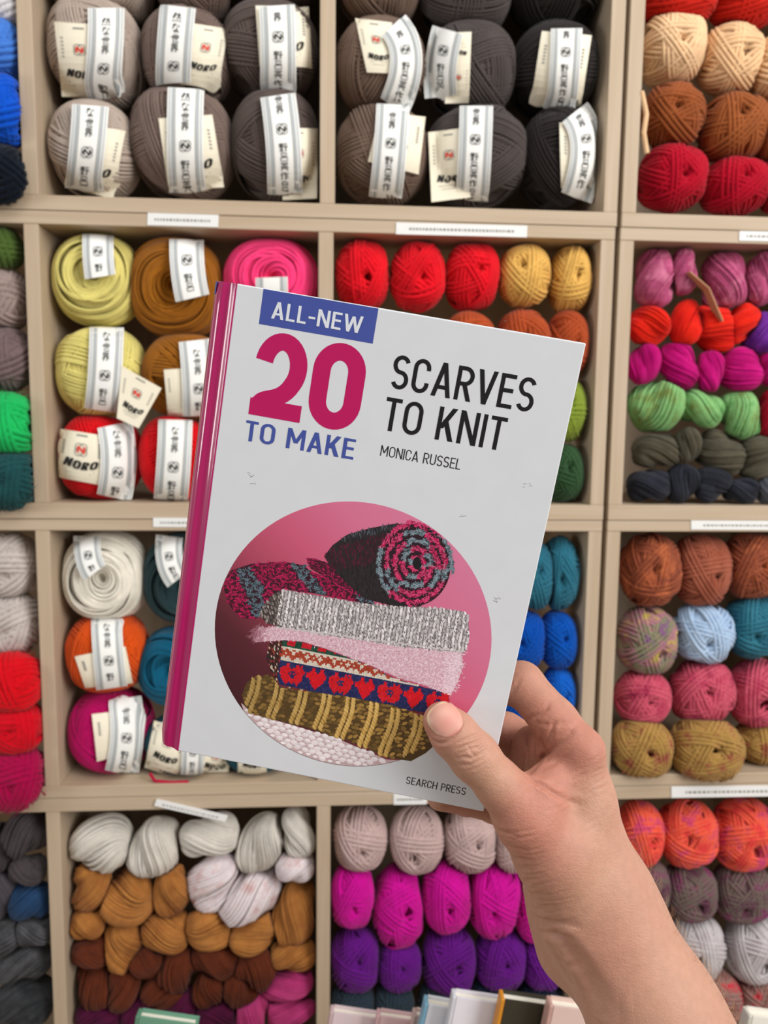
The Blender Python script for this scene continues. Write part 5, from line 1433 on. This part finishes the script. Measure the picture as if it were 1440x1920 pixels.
bs.inputs['Subsurface Weight'].default_value = .22; bs.inputs['Subsurface Radius'].default_value = (1.0, .36, .2); bs.inputs['Subsurface Scale'].default_value = .0035
mp = N('ShaderNodeMapping'); mp.inputs['Scale'].default_value = (420, 1500, 900); mp.inputs['Rotation'].default_value = (0, .25, .30)
L(tc.outputs['Object'], mp.inputs[0])
n2 = N('ShaderNodeTexNoise'); n2.inputs['Scale'].default_value = 1; n2.inputs['Detail'].default_value = 4; n2.inputs['Roughness'].default_value = .7
L(mp.outputs[0], n2.inputs['Vector'])
vo = N('ShaderNodeTexVoronoi'); vo.inputs['Scale'].default_value = 1400; L(tc.outputs['Object'], vo.inputs['Vector'])
mx = N('ShaderNodeMath'); mx.operation = 'MULTIPLY_ADD'; mx.inputs[1].default_value = .35; L(vo.outputs['Distance'], mx.inputs[0]); L(n2.outputs['Fac'], mx.inputs[2])
bp = N('ShaderNodeBump'); bp.inputs['Strength'].default_value = .5; bp.inputs['Distance'].default_value = .0005
L(mx.outputs[0], bp.inputs['Height']); L(bp.outputs[0], bs.inputs['Normal'])
mb = MB(); org = cam2world(J(1470, 2330, .31)[None])[0]
mb.add(cam2world(HV) - org, quads, c=HC)
person = mb.build('person', skin, loc=org, color=True)
tag(person, 'bare right hand and forearm of a person holding up the book, thumb on its cover', 'person')
# thumb nail, a thin curved plate lying on the thumb tip
ax_ = np.array([.63, .777]); pn = np.array([.777, -.63])
U, V = np.meshgrid(np.linspace(-1, 1, 25), np.linspace(-1, 1, 29), indexing='ij')
def squir(U, V):
    e = 2.6; r = np.maximum(np.abs(U), np.abs(V)); n_ = (np.abs(U)**e + np.abs(V)**e)**(1/e)
    k = np.where(n_ > 1e-6, r/np.maximum(n_, 1e-6), 1); return U*k, V*k
Us, Vs = squir(U, V)
wid = 31.5*(1 - .06*Vs)
cxn, cyn = 834.5, 1349.5
NX = cxn + pn[0]*Us*wid + ax_[0]*Vs*34; NY = cyn + pn[1]*Us*wid + ax_[1]*Vs*34
NX = NX.ravel(); NY = NY.ravel(); S, ok = hit(NX, NY)
for it in range(14):                       # keep every point of the nail on the thumb
    bad = ~ok | (S[:, 2] > .3185)
    if not bad.any(): break
    NX[bad] = cxn + (NX[bad]-cxn)*.96; NY[bad] = cyn + (NY[bad]-cyn)*.96
    S[bad], ok[bad] = hit(NX[bad], NY[bad])
rimd = 1 - np.maximum(np.abs(U), np.abs(V)).ravel()
gN = grad(S)
lift_n = np.where(rimd < .04, -.0003, .00030 + .00022*np.clip(rimd*3, 0, 1))
S = S + gN*lift_n[:, None]
vv = Vs.ravel(); uu = Us.ravel()
tip = np.clip((np.hypot(uu, vv) - .84)/.06, 0, 1)*np.clip((-vv*.8 - uu*.6 - .05)/.3, 0, 1); tip = tip[:, None]; lun = np.clip((vv-.72)/.25, 0, 1)[:, None]
nc = np.array([(204, 152, 134)])*(1-lun) + np.array([(194, 126, 114)])*lun
mid = np.exp(-((vv-.25)/.45)**2 - (uu/.8)**2)[:, None]
nc = nc*(1-.5*mid) + np.array([(206, 130, 122)])*.5*mid
nc = nc*(1-tip) + np.array([(222, 196, 160)])*tip
idx = np.arange(25*29).reshape(25, 29)
q = np.stack([idx[:-1, :-1], idx[1:, :-1], idx[1:, 1:], idx[:-1, 1:]], -1).reshape(-1, 4)
mb = MB(); mb.add(cam2world(S)-org, q, c=lc(nc))
nail = mb.build('thumb_nail', tint_mat('finger_nail', .42, .45, .0), person, color=True)
nail['label'] = 'pink thumb nail with a pale free edge'
# fine hairs along the forearm
hr = np.random.default_rng(9); paths = []
vd = HV/np.linalg.norm(HV, axis=1, keepdims=True); fc = (HN*vd).sum(1)          # skin seen edge-on along the outer side of the arm
hpx = HV[:, 0]/HV[:, 2]*F + 720; hpy = HV[:, 1]/HV[:, 2]*F + 960
cand = np.where((fc > -.42) & (fc < .25) & (HN[:, 0] > .3) & (hpy > 1580) & (hpy < 1990))[0]
cand = hr.choice(cand, 330, replace=False, p=(lambda q: q/q.sum())(np.clip((hpy[cand]-1480)/300, .1, 1)))
S = HV[cand]; n = len(S); gN = HN[cand]
flow = np.array([.10, -.85, -.25]) + hr.normal(0, .30, (n, 3)); flow -= (flow*gN).sum(1, keepdims=True)*gN; flow /= np.linalg.norm(flow, axis=1, keepdims=True)
ln = hr.uniform(.0025, .0062, (n, 1))
P = np.stack([S, S + gN*ln*.42 + flow*ln*.30, S + gN*ln*.60 + flow*ln*.68, S + gN*ln*.62 + flow*ln*1.05], 1)
P = cam2world(P.reshape(-1, 3)).reshape(n, 4, 3) - org
mb = MB(); nw = np.array([wdir(g) for g in gN])
for sgn in (1, -1): strands(mb, P, sgn*np.cross(nw, np.array([wdir(x) for x in flow]))[:, None, :].repeat(4, 1), np.tile([.000026, .000024, .00002, .000008], (n, 1)), closed=False)
hair = mb.build('arm_hair', plain('fine_hair', (196, 162, 130), .5), person); hair['kind'] = 'stuff'
hair['label'] = 'fine brown hairs along the forearm'
